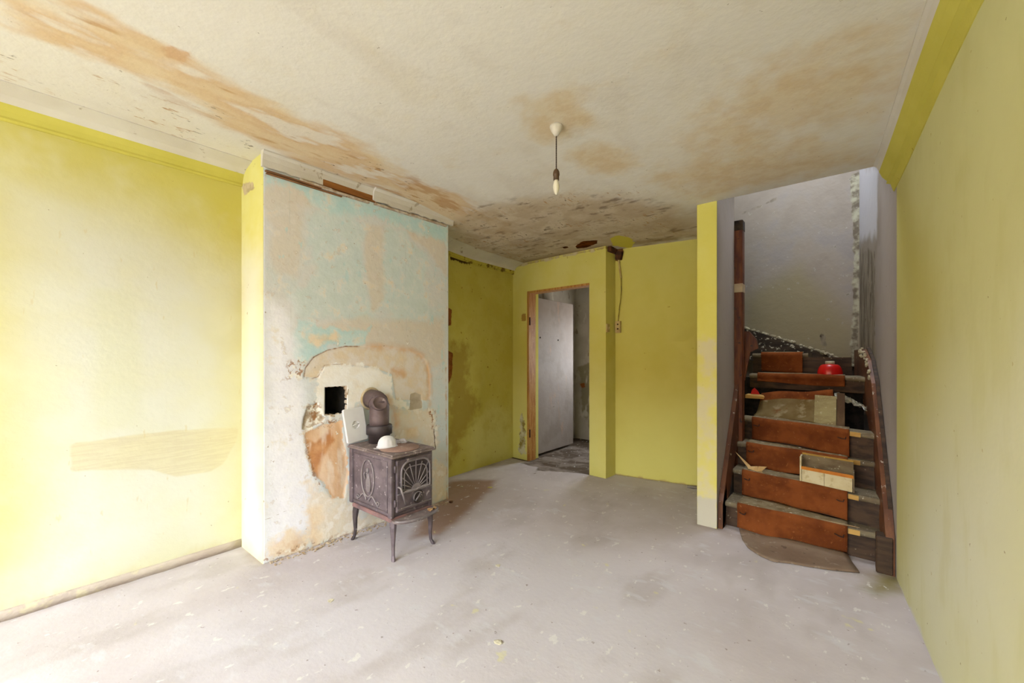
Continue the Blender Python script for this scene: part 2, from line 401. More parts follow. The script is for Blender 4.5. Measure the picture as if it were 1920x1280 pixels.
XL, XL2, XCH = -2.968, -3.075, -2.615
YC0, YC1 = 0.925, 2.337
def f_left(s):
    s.poly('bare', [(135, 832), (330, 806), (448, 800), (446, 822), (420, 868), (395, 884), (330, 892), (280, 880), (135, 882)], 0.035)
    s.poly('panel', [(175, 540), (260, 545), (268, 800), (180, 810)], 0.05)
    s.poly('lit_pale', [(0, 330), (250, 400), (460, 500), (460, 1040), (0, 1180)], 0.35)  # pale tone paints in the window light below its slanting edge
    s.line('foot', [(0, 1160), (455, 1020)], 0.03, 0.12)
m_left = layered('yellow_limewash_left_lit', (210, 197, 98), (214, 203, 110), [  # darker base stands for the shaded upper wall
    dict(a='lit_pale', col=(229, 230, 219), col2=(228, 228, 211), amp=0.22, scale=1.6, soft=0.45, op=0.95, cscale=3),
    dict(a='panel', col=(222, 222, 186), amp=0.4, scale=6, soft=0.4, op=0.4),
    dict(thr=0.60, soft=0.1, scale=3, col=(236, 234, 206), op=0.3),
    dict(a='bare', col=(224, 214, 172), col2=(214, 200, 158), amp=0.32, scale=8, soft=0.10, cscale=30, cstretch=(1, .2, 3), op=0.6, stretch=(1, .4, 1)),
    dict(a='foot', col=(214, 198, 150), amp=0.4, scale=9, soft=0.2, op=0.6, stretch=(1, 1, .4)),
    dict(thr=0.70, soft=0.03, scale=9, col=(214, 196, 140), op=0.35, stretch=(1, 2.5, .7)),
    dict(thr=0.74, soft=0.012, scale=34, col=(136, 110, 66), op=0.6),
], bscale=2.0, bump=0.18, bumpscale=18)
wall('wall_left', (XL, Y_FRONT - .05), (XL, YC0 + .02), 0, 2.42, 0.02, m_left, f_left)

# ---- chimney breast
def f_chim(s):
    C = lambda pts: [(480 + x / 2.666, 600 + y / 2.666) for x, y in pts]
    s.poly('arch', C([(240, 280), (248, 240), (290, 185), (360, 150), (450, 130), (540, 128), (650, 130), (760, 145), (820, 168), (850, 200), (866, 250), (872, 330), (872, 400), (700, 400), (680, 270), (560, 230), (480, 228), (335, 235), (310, 290)]), 0.03)
    s.line('rim', C([(242, 285), (248, 240), (290, 185), (360, 150), (450, 131), (520, 130)]), 0.003, 0.02)
    s.line('rim', C([(242, 285), (280, 292), (310, 285), (345, 225), (400, 222), (450, 217)]), 0.002, 0.02)
    s.line('tide', C([(560, 130), (660, 131), (770, 146), (825, 170), (856, 215), (868, 280), (872, 360), (866, 450)]), 0.010, 0.05)
    s.line('tide', C([(690, 250), (720, 262), (740, 272)]), 0.02, 0.04)
    s.line('tide', C([(650, 380), (690, 450), (700, 520)]), 0.02, 0.05)
    s.poly('white', C([(300, 300), (340, 230), (400, 226), (500, 215), (560, 225), (670, 262), (690, 400), (760, 400), (765, 450), (700, 440), (600, 360), (540, 360), (470, 480), (420, 480), (340, 480), (300, 410)]), 0.04)
    s.poly('stone', C([(234, 545), (238, 490), (262, 430), (305, 415), (330, 470), (345, 490), (322, 515), (260, 545)]), 0.02)
    s.poly('rust', C([(243, 565), (345, 515), (425, 500), (445, 640), (463, 760), (440, 890), (375, 880), (330, 810), (292, 770), (262, 690)]), 0.05)
    s.poly('ruststreak', C([(255, 600), (300, 600), (360, 560), (385, 600), (330, 690), (310, 790), (280, 760), (262, 690)]), 0.05)
    s.poly('cream', C([(690, 450), (880, 445), (905, 520), (905, 690), (955, 730), (955, 900), (880, 880), (890, 640), (680, 580)]), 0.05)
    s.poly('cream', C([(250, 830), (470, 880), (520, 960), (640, 1010), (480, 1070), (330, 1130), (270, 1150), (250, 1000)]), 0.08)
    s.poly('ochre', C([(55, 1190), (80, 1110), (190, 1050), (250, 1070), (265, 1150), (150, 1190)]), 0.06)
    s.poly('ochre', C([(262, 950), (320, 935), (330, 1000), (300, 1030), (320, 1090), (305, 1140), (270, 1130)]), 0.05)
    s.poly('ochre', C([(750, 540), (800, 540), (800, 580), (755, 585)]), 0.04)
    s.poly('ochre', C([(270, 95), (330, 80), (400, 75), (400, 100), (310, 120)]), 0.05)
    s.poly('cement', C([(775, 370), (800, 362), (828, 372), (832, 440), (768, 450)]), 0.02)
    s.line('slot', C([(892, 545), (896, 600), (900, 645)]), 0.005, 0.015)
    s.line('crack', C([(38, 1000), (80, 985), (140, 957), (190, 945), (240, 935)]), 0.0015, 0.012)
    s.line('crack', C([(38, 470), (175, 465)]), 0.0003, 0.012)
    s.line('crack', [(653, 560), (655, 590), (654, 640)], 0.0004, 0.012)
    s.poly('blue', [(497, 318), (838, 425), (838, 455), (700, 405), (620, 400), (545, 350), (497, 345)], 0.06)
    s.poly('blue', [(545, 640), (560, 600), (600, 610), (690, 620), (685, 645), (620, 650), (575, 680), (550, 672)], 0.05)
    s.poly('bluegrey', [(575, 395), (640, 390), (690, 420), (680, 500), (700, 600), (560, 600), (550, 560), (590, 500)], 0.07)
    s.poly('bluegrey', [(720, 430), (760, 430), (800, 480), (800, 560), (815, 610), (740, 600), (715, 560)], 0.07)
    s.poly('beige', [(510, 330), (560, 340), (600, 370), (570, 400), (560, 520), (520, 510), (498, 480), (498, 380)], 0.07)
    s.poly('beige', [(690, 420), (720, 420), (715, 560), (700, 580), (690, 540), (680, 460)], 0.05)
    s.poly('beige', [(760, 420), (835, 440), (838, 520), (800, 470), (770, 450)], 0.05)
    s.poly('beige', [(560, 610), (640, 600), (830, 600), (835, 680), (810, 690), (700, 650), (610, 640), (560, 660)], 0.06)
    s.poly('pale', [(497, 560), (540, 570), (560, 700), (580, 800), (590, 900), (600, 980), (497, 1055)], 0.12)  # whiter lower left: window light falloff put into the colour
    s.line('dark', [(836, 690), (838, 935)], 0.004, 0.03)
    s.poly('flake', C([(160, 215), (215, 190), (245, 210), (236, 290), (155, 292)]), 0.04); s.poly('flake', C([(255, 425), (310, 405), (350, 500), (420, 495), (380, 530), (250, 560)]), 0.03)
    s.poly('flake', C([(860, 440), (895, 455), (910, 560), (885, 560), (870, 500)]), 0.03); s.line('flake', C([(45, 1195), (260, 1130), (480, 1070), (640, 1015)]), 0.01, 0.06); s.line('flake', C([(245, 560), (262, 690), (292, 780), (330, 830)]), 0.008, 0.03)
    s.line('seam', [(543, 350), (545, 560), (546, 640)], 0.0015, 0.012); s.line('seam', [(760, 450), (762, 620)], 0.0015, 0.012); s.line('seam', [(705, 590), (706, 618)], 0.0015, .012)
    # relief: plaster fallen away inside the arch and around the flue opening
    d = np.zeros(s.S.shape)
    for a, dep in (('arch', .006), ('stone', .014), ('rust', .007), ('cement', .006), ('slot', .015), ('rim', .006)):
        d -= dep * np.clip((s.masks[a] - .42) / .16, 0, 1)
    s.disp = d
    (a0, b0), (a1, b1) = s.px(608, 780), s.px(650, 722)
    s.hole = lambda cs, ct: (cs > min(a0, a1)) & (cs < max(a0, a1)) & (ct > min(b0, b1)) & (ct < max(b0, b1))
m_chim = layered('chimney_plaster', (213, 213, 213), (206, 214, 216), [
    dict(a='bluegrey', col=(202, 214, 214), col2=(208, 218, 219), amp=0.7, scale=7, soft=0.2, op=0.9),
    dict(a='beige', col=(216, 206, 194), col2=(212, 203, 192), amp=0.7, scale=6, soft=0.25, op=0.8),
    dict(a='blue', col=(178, 214, 218), col2=(196, 220, 222), amp=0.8, scale=11, soft=0.2, op=0.8),
    dict(thr=0.67, soft=0.03, scale=9, col=(182, 212, 216), op=0.55, stretch=(1, 1, .6)),
    dict(a='pale', col=(236, 235, 243), col2=(241, 240, 246), amp=0.4, scale=6, soft=0.35, op=0.95),
    dict(thr=0.60, soft=0.05, scale=11, col=(224, 222, 220), op=0.40),
    dict(thr=0.65, soft=0.03, scale=20, col=(196, 180, 164), op=0.35),
    dict(a='arch', col=(222, 213, 205), col2=(218, 203, 182), amp=0.16, scale=20, soft=0.05, h=-1),
    dict(a='cream', col=(232, 220, 203), col2=(228, 208, 180), amp=0.9, scale=11, soft=0.35, op=0.75),
    dict(a='cream', thr=0.56, soft=0.06, scale=11, col=(238, 233, 228), op=0.8),
    dict(a='white', col=(240, 238, 236), col2=(236, 231, 224), amp=0.9, scale=20, soft=0.12),
    dict(a='rust', col=(230, 202, 174), col2=(216, 176, 138), amp=0.4, scale=20, soft=0.06, cscale=5, cstretch=(1, 1, .35)),
    dict(a='ruststreak', col=(186, 122, 72), col2=(206, 150, 100), amp=0.5, scale=7, soft=0.14, stretch=(1, 1, .4), op=0.85),
    dict(a='rust', thr=0.6, soft=0.06, scale=14, col=(232, 214, 196), op=0.7, stretch=(1, 1, .3)),
    dict(a='ochre', col=(220, 184, 138), col2=(232, 210, 178), amp=0.9, scale=11, soft=0.35, op=0.75),
    dict(a='stone', col=(166, 146, 126), col2=(204, 190, 172), amp=0.4, scale=20, soft=0.05, cscale=22, h=-1),
    dict(a='cement', col=(176, 162, 142), col2=(190, 178, 160), amp=0.15, scale=20, soft=0.05),
    dict(a='tide', col=(206, 152, 90), amp=0.45, scale=11, soft=0.35, op=0.6),
    dict(a='rim', col=(146, 98, 62), amp=0.1, scale=30, soft=0.08, op=0.9),
    dict(a='flake', thr=0.56, soft=0.04, scale=34, col=(156, 108, 66), op=0.85),
    dict(a='flake', thr=0.58, soft=0.04, scale=20, col=(240, 236, 228), op=0.9),
    dict(a='seam', col=(176, 180, 178), amp=0.2, scale=11, soft=0.1, op=0.5),
    dict(a='slot', col=(92, 66, 44), amp=0.1, scale=30, soft=0.06),
    dict(a='crack', col=(140, 120, 104), amp=0.03, scale=30, soft=0.04, op=0.8),
    dict(a='dark', col=(176, 136, 92), amp=0.4, scale=14, soft=0.1, op=0.6),
    dict(thr=0.73, soft=0.012, scale=36, col=(138, 108, 82), op=0.7),
    dict(thr=0.72, soft=0.015, scale=22, col=(238, 236, 232), op=0.8),
], bscale=5, bump=0.35, bumpscale=26, K=1.08)
wall('wall_chimney', (XCH, YC0), (XCH, YC1), 0, 2.40, 0.008, m_chim, f_chim, 0.001)
# cheeks of the chimney breast, soot-black flue opening
m_cheek = layered('yellow_limewash_cheek', (232, 224, 132), (236, 230, 150), [
    dict(a='lit_pale', col=(242, 241, 220), amp=0.2, scale=3, soft=0.35, op=0.9),
    dict(a='scab', col=(214, 196, 160), col2=(180, 160, 120), amp=0.4, scale=16, soft=0.1),
    dict(thr=0.72, soft=0.02, scale=20, col=(176, 150, 90), op=0.6)], bump=0.25, bumpscale=20)
def f_cheek(s):
    s.poly('lit_pale', [(448, 480), (496, 470), (496, 1060), (448, 1030)], 0.3)  # window light on the near cheek, painted as a paler tone
    s.poly('scab', [(452, 345), (475, 340), (478, 352), (458, 366)], 0.03)
wall('wall_chimney_near_cheek', (XL - .02, YC0), (XCH, YC0), 0, 2.40, 0.015, m_cheek, f_cheek, 0.001)
wall('wall_chimney_far_cheek', (XCH, YC1), (XL2 - .05, YC1), 0, 2.40, 0.1, m_cheek, None, 0.001)
m_soot_void = simple('soot_void', (26, 22, 20), (48, 42, 38), 20, 0.95, bump=0.4)
_o = Surf((XCH, YC0, 0), (0, 1, 0), (0, 0, 1), [0, 1], [0, 1]); (h0, g0), (h1, g1) = _o.px(608, 780), _o.px(650, 722)
y0, y1, z0, z1 = YC0 + h0 + .004, YC0 + h1 - .004, g0 + .004, g1 - .004
mb = MB()
Y0, Y1, Z0, Z1 = y0 - .008, y1 + .008, z0 - .008, z1 + .008
A = [(XCH - .004, Y0, Z0), (XCH - .004, Y1, Z0), (XCH - .004, Y1, Z1), (XCH - .004, Y0, Z1)]; B = [(XCH - .3, p[1], p[2]) for p in A]
mb.add(A + B, [(0, 1, 5, 4), (1, 2, 6, 5), (2, 3, 7, 6), (3, 0, 4, 7), (4, 5, 6, 7)])
mb.build('wall_flue_opening', m_soot_void, kind='structure')
# broken plaster lip round the opening
m_lip = simple('broken_plaster', (216, 202, 184), (176, 150, 120), 24, 0.95, bump=0.6, bscale=50)
mb = MB()
for (a, c, n) in (((Y0, Z1), (Y1, Z1), 4), ((Y1 + .004, Z1), (Y1 + .004, Z0), 6), ((Y1, Z0), (Y0, Z0), 4)):
    for k in range(n):
        t = (k + .5) / n; yy = a[0] + (c[0] - a[0]) * t; zz = a[1] + (c[1] - a[1]) * t; r_ = random.uniform(.010, .024); r2 = random.uniform(.008, .016)
        mb.box((XCH - .03, yy - (r_ if a[1] == c[1] else r2), zz - (r2 if a[1] == c[1] else r_)), (XCH + random.uniform(-.004, .002), yy + (r_ if a[1] == c[1] else r2), zz + (r2 if a[1] == c[1] else r_)), .006, Matrix.Rotation(random.uniform(-.4, .4), 3, 'X'))
mb.build('trim_9', m_lip, kind='structure')

# ---- alcove wall behind the chimney
def f_alc(s):
    s.poly('alcove_shade', [(840, 640), (880, 650), (875, 720), (900, 760), (870, 820), (842, 870)], 0.10)  # shade behind the chimney, painted into the wall colour
    s.poly('rust', [(838, 575), (847, 580), (846, 610), (838, 612)], 0.03); s.poly('rust', [(838, 655), (849, 662), (848, 700), (838, 728)], 0.03)
    s.poly('mould', [(842, 470), (880, 478), (892, 492), (875, 496), (845, 485)], 0.03); s.poly('mould', [(920, 495), (950, 505), (955, 512), (925, 503)], 0.03)
    s.poly('pale', [(880, 800), (930, 760), (960, 780), (960, 860), (880, 885)], 0.2)
m_alc = layered('yellow_limewash_damp', (206, 192, 92), (214, 202, 106), [
    dict(a='pale', col=(224, 216, 136), amp=0.3, scale=4, soft=0.3, op=0.7),
    dict(thr=0.6, soft=0.1, scale=4, col=(196, 176, 80), op=0.5),
    dict(a='alcove_shade', col=(156, 122, 52), amp=0.8, scale=11, soft=0.4, op=0.55),
    dict(a='rust', col=(126, 74, 30), col2=(160, 100, 48), amp=0.2, scale=18, soft=0.08),
    dict(a='mould', col=(70, 44, 18), amp=0.55, scale=16, soft=0.12, op=0.95),
    dict(thr=0.70, soft=0.02, scale=22, col=(132, 92, 36), op=0.7),
], bscale=3, bump=0.5, bumpscale=9)
wall('wall_alcove', (-3.055, YC1 - .1), (-3.10, 3.80), 0, 2.40, 0.015, m_alc, f_alc)

# ---- wall with the doorway
DW0, DW1 = np.array([-3.13, 3.785]), np.array([-1.857, 3.70])
def f_door(s):
    global DOOR_S
    a, b_ = s.px(990, 862)[0], s.px(1105, 889)[0]; DOOR_S = (a, b_)
    s.hole = lambda cs, ct: (cs > a) & (cs < b_) & (ct < 1.93)
    s.poly('rust', [(978, 588), (986, 588), (986, 602), (978, 602)], 0.02)
    s.poly('chip', [(976, 770), (984, 790), (986, 850), (972, 850)], 0.06)
    s.poly('pale', [(960, 690), (1140, 690), (1140, 900), (960, 870)], 0.3)
    s.line('mould', [(960, 500), (1060, 478), (1136, 464)], 0.012, 0.04)
m_door = layered('yellow_limewash_doorway', (222, 211, 112), (226, 216, 126), [
    dict(a='pale', col=(228, 222, 140), amp=0.25, scale=3, soft=0.35, op=0.7),
    dict(a='rust', col=(160, 110, 48), amp=0.4, scale=40, soft=0.1, op=0.8),
    dict(a='chip', col=(210, 204, 184), col2=(120, 92, 48), amp=0.5, scale=16, soft=0.06, op=0.8),
    dict(a='mould', col=(140, 98, 42), col2=(206, 190, 150), amp=0.5, scale=14, soft=0.1, op=0.9),
    dict(thr=0.74, soft=0.015, scale=26, col=(150, 116, 48), op=0.6)], bscale=2.5, bump=0.3, bumpscale=16)
s = Surf((*DW0, 0), (*(DW1 - DW0), 0), (0, 0, 1), [0, 1], [0, 1]); f_door(s); s.hole = None
L = float(np.linalg.norm(DW1 - DW0))
s = Surf((*DW0, 0), (*(DW1 - DW0), 0), (0, 0, 1), cat(lspace(0, DOOR_S[0], .02), lspace(DOOR_S[0], DOOR_S[1], .02), lspace(DOOR_S[1], L, .02)), cat(lspace(0, 1.93, .02), lspace(1.93, 2.36, .02)), 0.185)
f_door(s); s.build('wall_doorway', m_door)
U = (DW1 - DW0) / L; NB_ = np.array([-U[1], U[0]])         # direction through the wall, away from the viewer
def dpt(sv, back, z): p = DW0 + U * sv + NB_ * back; return (p[0], p[1], z)

# wooden door lining (only its left post and head are left)
m_orange = simple('orange_varnished_pine', (200, 150, 80), (170, 108, 46), 9, 0.55, stretch=(6, 6, .6), flecks=(226, 196, 140), fthr=0.68)
lin_ = bpy.data.objects.new('trim_8', None); COL.objects.link(lin_); lin_.location = dpt(DOOR_S[0], 0, 0); lin_['kind'] = 'structure'
mb = MB(); a, b_ = DOOR_S
mb.hexa([dpt(a - .006, -.010, 0), dpt(a + .022, -.010, 0), dpt(a + .022, .11, 0), dpt(a - .006, .11, 0), dpt(a - .006, -.010, 1.937), dpt(a + .022, -.010, 1.93), dpt(a + .022, .11, 1.93), dpt(a - .006, .11, 1.937)])
mb.build('door_post', m_orange, lin_)
mb = MB(); mb.hexa([dpt(a + .022, -.008, 1.913), dpt(b_ + .003, -.008, 1.913), dpt(b_ + .003, .10, 1.913), dpt(a + .022, .10, 1.913), dpt(a - .004, -.008, 1.937), dpt(b_ + .003, -.008, 1.935), dpt(b_ + .003, .10, 1.935), dpt(a - .004, .10, 1.937)])
mb.build('door_head', m_orange, lin_)
m_iron = simple('rusty_iron', (92, 60, 40), (60, 44, 36), 30, 0.8, 0.3)
for zz in (0.27, 1.55):
    mb = MB(); mb.tube([dpt(a + .028, .0, zz), dpt(a + .028, .0, zz + .09)], .008, 8); mb.build('hinge', m_iron, lin_)

# ---- back wall right of the doorway
BW0, BW1 = (-1.87, 3.884), (-0.80, 4.065)
def f_back(s):
    s.poly('pale', [(1150, 740), (1310, 740), (1310, 920), (1150, 900)], 0.4)
    s.poly('hole', [(1141, 455), (1163, 452), (1170, 470), (1160, 490), (1146, 490)], 0.03)
    s.line('edge', [(1150, 466), (1240, 455), (1310, 446)], 0.006, 0.03)
    s.line('foot', [(1148, 889), (1308, 912)], 0.01, 0.04)
    # the plaster swells out over the underside of the stair
    bl = sd_poly(s.S, s.T, s.pts([(1253, 640), (1330, 585), (1330, 740), (1305, 702), (1280, 668)]))
    s.disp = .05 * np.clip(-bl / .10, 0, 1) ** 1.2 + wob(s.S, s.T, 5, .0015)
m_back = layered('yellow_limewash_back', (216, 204, 104), (222, 211, 116), [
    dict(a='pale', col=(228, 222, 132), amp=0.2, scale=2, soft=0.4, op=0.8),
    dict(a='foot', col=(190, 160, 110), amp=0.4, scale=12, soft=0.15, op=0.8),
    dict(a='edge', col=(226, 214, 150), amp=0.3, scale=12, soft=0.2, op=0.7),
    dict(a='hole', col=(84, 48, 20), col2=(140, 96, 56), amp=0.4, scale=18, soft=0.08, h=-1.5),
    dict(thr=0.755, soft=0.012, scale=24, col=(160, 130, 48), op=0.6)], bscale=2, bump=0.2, bumpscale=14)
wall('wall_back', BW0, BW1, 0, 2.36, 0.015, m_back, f_back)

# ---- right wall
def f_right(s):
    s.poly('pale', [(1720, 860), (1920, 760), (1920, 1280), (1765, 1280), (1700, 1120)], 0.6)  # paler low and near, window light painted into the wall
    s.poly('ochre', [(1680, 330), (1760, 520), (1750, 900), (1735, 1000), (1680, 1080)], 0.25)  # darker tone paints the shadow strip at the far end
    s.line('foot', [(1685, 1095), (1790, 1330)], 0.01, 0.05)
m_right = layered('yellow_limewash_right', (222, 218, 160), (217, 212, 152), [
    dict(a='ochre', col=(208, 197, 108), amp=0.25, scale=2, soft=0.45, op=0.7),
    dict(a='pale', col=(230, 228, 206), amp=0.2, scale=2, soft=0.5, op=0.95),
    dict(thr=0.60, soft=0.1, scale=5, col=(206, 199, 132), op=0.25, stretch=(1, 1, .4)),
    dict(a='foot', col=(222, 218, 214), amp=0.4, scale=8, soft=0.15, op=0.8),
    dict(thr=0.72, soft=0.015, scale=16, col=(190, 170, 110), op=0.5),
    dict(thr=0.735, soft=0.012, scale=34, col=(136, 112, 66), op=0.6)], bscale=2, bump=0.2, bumpscale=14)
YB = 3.03; YSB = 4.72
wall('wall_right', (xr(YB), YB), (xr(Y_FRONT - .1), Y_FRONT - .1), 0, 2.42, 0.02, m_right, f_right)

# ---- stairwell: grey unpainted plaster
def f_sright(s):
    s.poly('white', [(1608, 316), (1646, 310), (1644, 440), (1606, 450)], 0.12)  # white tone paints in the light from upstairs
    s.poly('dirty', [(1606, 470), (1640, 470), (1640, 700), (1600, 700)], 0.10)
    s.line('dirty', [(1608, 440), (1612, 700)], 0.03, 0.1)
    s.poly('lilac', [(1650, 330), (1680, 330), (1680, 1050), (1650, 800)], 0.3)
m_grey = layered('grey_plaster', (158, 148, 138), (170, 160, 148), [
    dict(thr=0.58, soft=0.12, scale=2.2, col=(148, 144, 146), op=0.6),
    dict(a='lilac', col=(190, 180, 176), amp=0.2, scale=3, soft=0.4, op=0.8),
    dict(a='white', col=(206, 204, 210), amp=0.3, scale=6, soft=0.2),
    dict(a='olive', col=(158, 148, 116), amp=0.25, scale=2.5, soft=0.3, op=0.8),
    dict(a='peel', col=(186, 182, 160), col2=(120, 110, 96), amp=0.45, scale=11, soft=0.06, stretch=(1, 1, .5)),
    dict(a='dirty', col=(120, 110, 98), col2=(160, 150, 134), amp=0.5, scale=10, soft=0.12, op=0.85, cstretch=(1, 1, .3)),
    dict(a='dirty', thr=0.66, soft=0.02, scale=22, col=(60, 54, 46), op=0.8, stretch=(1, 1, .4)),
    dict(thr=0.705, soft=0.015, scale=16, col=(212, 208, 196), op=0.8),
    dict(thr=0.72, soft=0.015, scale=22, col=(104, 94, 82), op=0.7)], bscale=2.2, bump=0.35, bumpscale=14)
wall('wall_stair_right', (xr(YSB + .05), YSB + .05), (xr(YB), YB), 0, STAIR_TOP, 0.02, m_grey, f_sright)
def f_sback(s):
    s.poly('olive', [(1392, 560), (1500, 500), (1560, 560), (1605, 620), (1605, 700), (1392, 620)], 0.2)
    s.line('peel', [(1604, 330), (1606, 480), (1604, 690)], 0.03, 0.06)
    s.poly('dirty', [(1535, 625), (1548, 630), (1550, 648), (1540, 648)], 0.03)
    s.line('dirty', [(1392, 400), (1430, 385), (1455, 372)], 0.004, 0.03)
wall('wall_stair_back', (-1.80, YSB), (xr(YSB) + .05, YSB), 0, STAIR_TOP, 0.02, m_grey, f_sback)
wall('wall_stair_left', (-1.78, 3.95), (-1.78, YSB + .05), 0, STAIR_TOP, 0.1, m_grey)
wall('wall_stair_upper_left', (-1.78, 3.06), (-1.78, 4.0), 2.40, STAIR_TOP, 0.1, m_grey)
wall('wall_stair_front', (xr(3.12) + .1, 3.121), (-1.8, 3.121), 2.35, STAIR_TOP, 0.1, m_grey)
mb = MB(); X0, X1, T0, T1 = SKYL
for lo, hi in (((-1.9, 3.0), (X0, 4.85)), ((X1, 3.0), (.4, 4.85)), ((X0, 3.0), (X1, T0)), ((X0, T1), (X1, 4.85))):
    mb.box((*lo, STAIR_TOP - .001), (*hi, STAIR_TOP + .12))
mb.build('ceiling_stairwell', m_grey, kind='structure')

# partition beside the stair: yellow nib end, grey stair side
PX0, PX1, PY0, PY1 = -0.853, -0.722, 3.115, 3.66
def f_nib(s):
    s.poly('worn', [(1300, 640), (1348, 640), (1348, 940), (1300, 940)], 0.25)
    s.poly('bare', [(1304, 930), (1346, 935), (1346, 992), (1304, 986)], 0.05)
m_nib = layered('yellow_limewash_nib', (232, 222, 112), (234, 226, 128), [
    dict(a='worn', col=(226, 216, 178), col2=(232, 222, 136), amp=0.3, scale=9, soft=0.12, op=0.9, cscale=8),
    dict(a='bare', col=(214, 208, 190), amp=0.3, scale=9, soft=0.12),
    dict(thr=0.74, soft=0.02, scale=22, col=(170, 140, 60), op=0.6)], bump=0.3, bumpscale=20)
zt = float(zc(3.12)) + .02
wall('wall_partition_end', (PX0, PY0), (PX1, PY0), 0, zt, 0.012, m_nib, f_nib, 0.001)
wall('wall_partition_stair_side', (PX1, PY0), (PX1, PY1), 0, STAIR_TOP, 0.03, m_grey, lambda s: s.poly('lilac', [(0, 0), (.6, 0), (.6, 2.3), (0, 2.3)], .3, True), 0.001)
wall('wall_partition_room_side', (PX0, 4.1), (PX0, PY0), 0, zt, 0.05, m_back, None, 0.001)
wall('wall_partition_rear', (PX1, PY1), (PX0, PY1), 0, STAIR_TOP, 0.1, m_grey, None, 0.001)

# ---- wall behind the viewer, with two windows
FWS = Surf((.75, Y_FRONT, 0), (-1, 0, 0), (0, 0, 1), cat(*[np.array([.75 - x0, .75 - x1]) for x0, x1, _, _ in WINDOWS], [0, 3.95]), cat([0, 2.42], *[np.array([z0, z1]) for _, _, z0, z1 in WINDOWS]), 0.16)
FWS.hole = lambda cs, ct: np.any([(0.75 - cs > x0) & (.75 - cs < x1) & (ct > z0_) & (ct < z1_) for x0, x1, z0_, z1_ in WINDOWS], axis=0)
FWS.build('wall_front', m_left)
m_wht = simple('white_gloss_paint', (226, 222, 214), (216, 210, 200), 12, 0.4)
for i, (x0, x1, z0_, z1_) in enumerate(WINDOWS):
    we = bpy.data.objects.new('window_%d' % (i + 1), None); COL.objects.link(we); we.location = ((x0 + x1) / 2, Y_FRONT - .1, z0_); we['kind'] = 'structure'
    for nm, bx in (('window_frame', [((x0, z0_), (x1, z0_ + .05)), ((x0, z1_ - .05), (x1, z1_)), ((x0, z0_), (x0 + .05, z1_)), ((x1 - .05, z0_), (x1, z1_))]), ('mullion', [(((x0 + x1) / 2 - .02, z0_ + .05), ((x0 + x1) / 2 + .02, z1_ - .05))])):
        mb = MB()
        for lo, hi in bx: mb.box((lo[0], Y_FRONT - .12, lo[1]), (hi[0], Y_FRONT - .07, hi[1]), .004)
        mb.build(nm, m_wht, we)

# ---- the street outside the windows: pavement, and an unseen terrace added to cut off low sky light
m_pave = simple('street_paving', (176, 170, 164), (150, 146, 142), 3, .9); m_opp = simple('brick_terrace', (170, 140, 120), (150, 120, 104), 4, .9)
mb = MB(); mb.box((-26, -22, -.25), (24, Y_FRONT - .2, -.15)); mb.build('ground', m_pave, kind='structure')
mb = MB(); mb.box((-26, -22, -.15), (24, -21, 5.0)); mb.prism([(-26, -23, 5.0), (-26, -20.8, 5.0), (-26, -23, 6.2)], (50, 0, 0)); mb.build('wall_sky_cutoff_terrace', m_opp, kind='structure')

# ---- back room seen through the doorway
m_peel = layered('peeling_back_room_plaster', (188, 180, 166), (172, 164, 150), [
    dict(a='green', col=(140, 134, 108), amp=0.4, scale=7, soft=0.12, op=0.9),
    dict(a='rust', col=(150, 92, 46), amp=0.4, scale=14, soft=0.1),
    dict(thr=0.6, soft=0.05, scale=6, col=(206, 200, 184), op=0.8, stretch=(1, 1, .5)),
    dict(thr=0.64, soft=0.03, scale=9, col=(118, 104, 88), op=0.6, stretch=(1, 1, .4))], bscale=4, bump=0.4)
def f_br(s):
    s.poly('green', [(1085, 690), (1106, 680), (1106, 800), (1092, 770)], 0.1)
    s.poly('rust', [(1088, 718), (1097, 716), (1098, 726), (1090, 728)], 0.03)
def brs():
    s = Surf((-3.2, 5.25, 0), (1, 0, 0), (0, 0, 1), cat(lspace(0, .60, .03), [.60, 1.15, 1.4]), cat(lspace(0, 1.0, .03), lspace(1.0, 1.8, .03), lspace(1.8, 2.4, .03)), .1)
    f_br(s); s.hole = lambda cs, ct: (cs > .60) & (cs < 1.15) & (ct > 1.0) & (ct < 1.8)
    s.build('wall_back_room', m_peel)
brs()
portal('window_portal', (-2.325, 5.25 + .11, 1.40), (-math.pi / 2, 0, 0), .55, .80)
w3 = bpy.data.objects.new('window_3', None); COL.objects.link(w3); w3.location = (-2.325, 5.30, 1.0); w3['kind'] = 'structure'  # unseen window added to brighten the back room
for lo, hi in (((-2.60, 1.0), (-2.05, 1.04)), ((-2.60, 1.76), (-2.05, 1.80)), ((-2.60, 1.04), (-2.56, 1.76)), ((-2.09, 1.04), (-2.05, 1.76))):
    mb = MB(); mb.box((lo[0], 5.28, lo[1]), (hi[0], 5.32, hi[1]), .004); mb.build('window_frame', m_wht, w3)
wall('wall_back_room_left', (-3.13, 3.85), (-3.13, 5.3), 0, 2.40, 0.1, m_peel)
wall('wall_back_room_right', (-1.84, 5.3), (-1.84, 3.98), 0, 2.40, 0.1, m_peel)
mb = MB(); mb.box((-3.25, 3.88, 2.36), (-1.7, 5.4, 2.46)); mb.build('ceiling_back_room', m_grey, kind='structure')

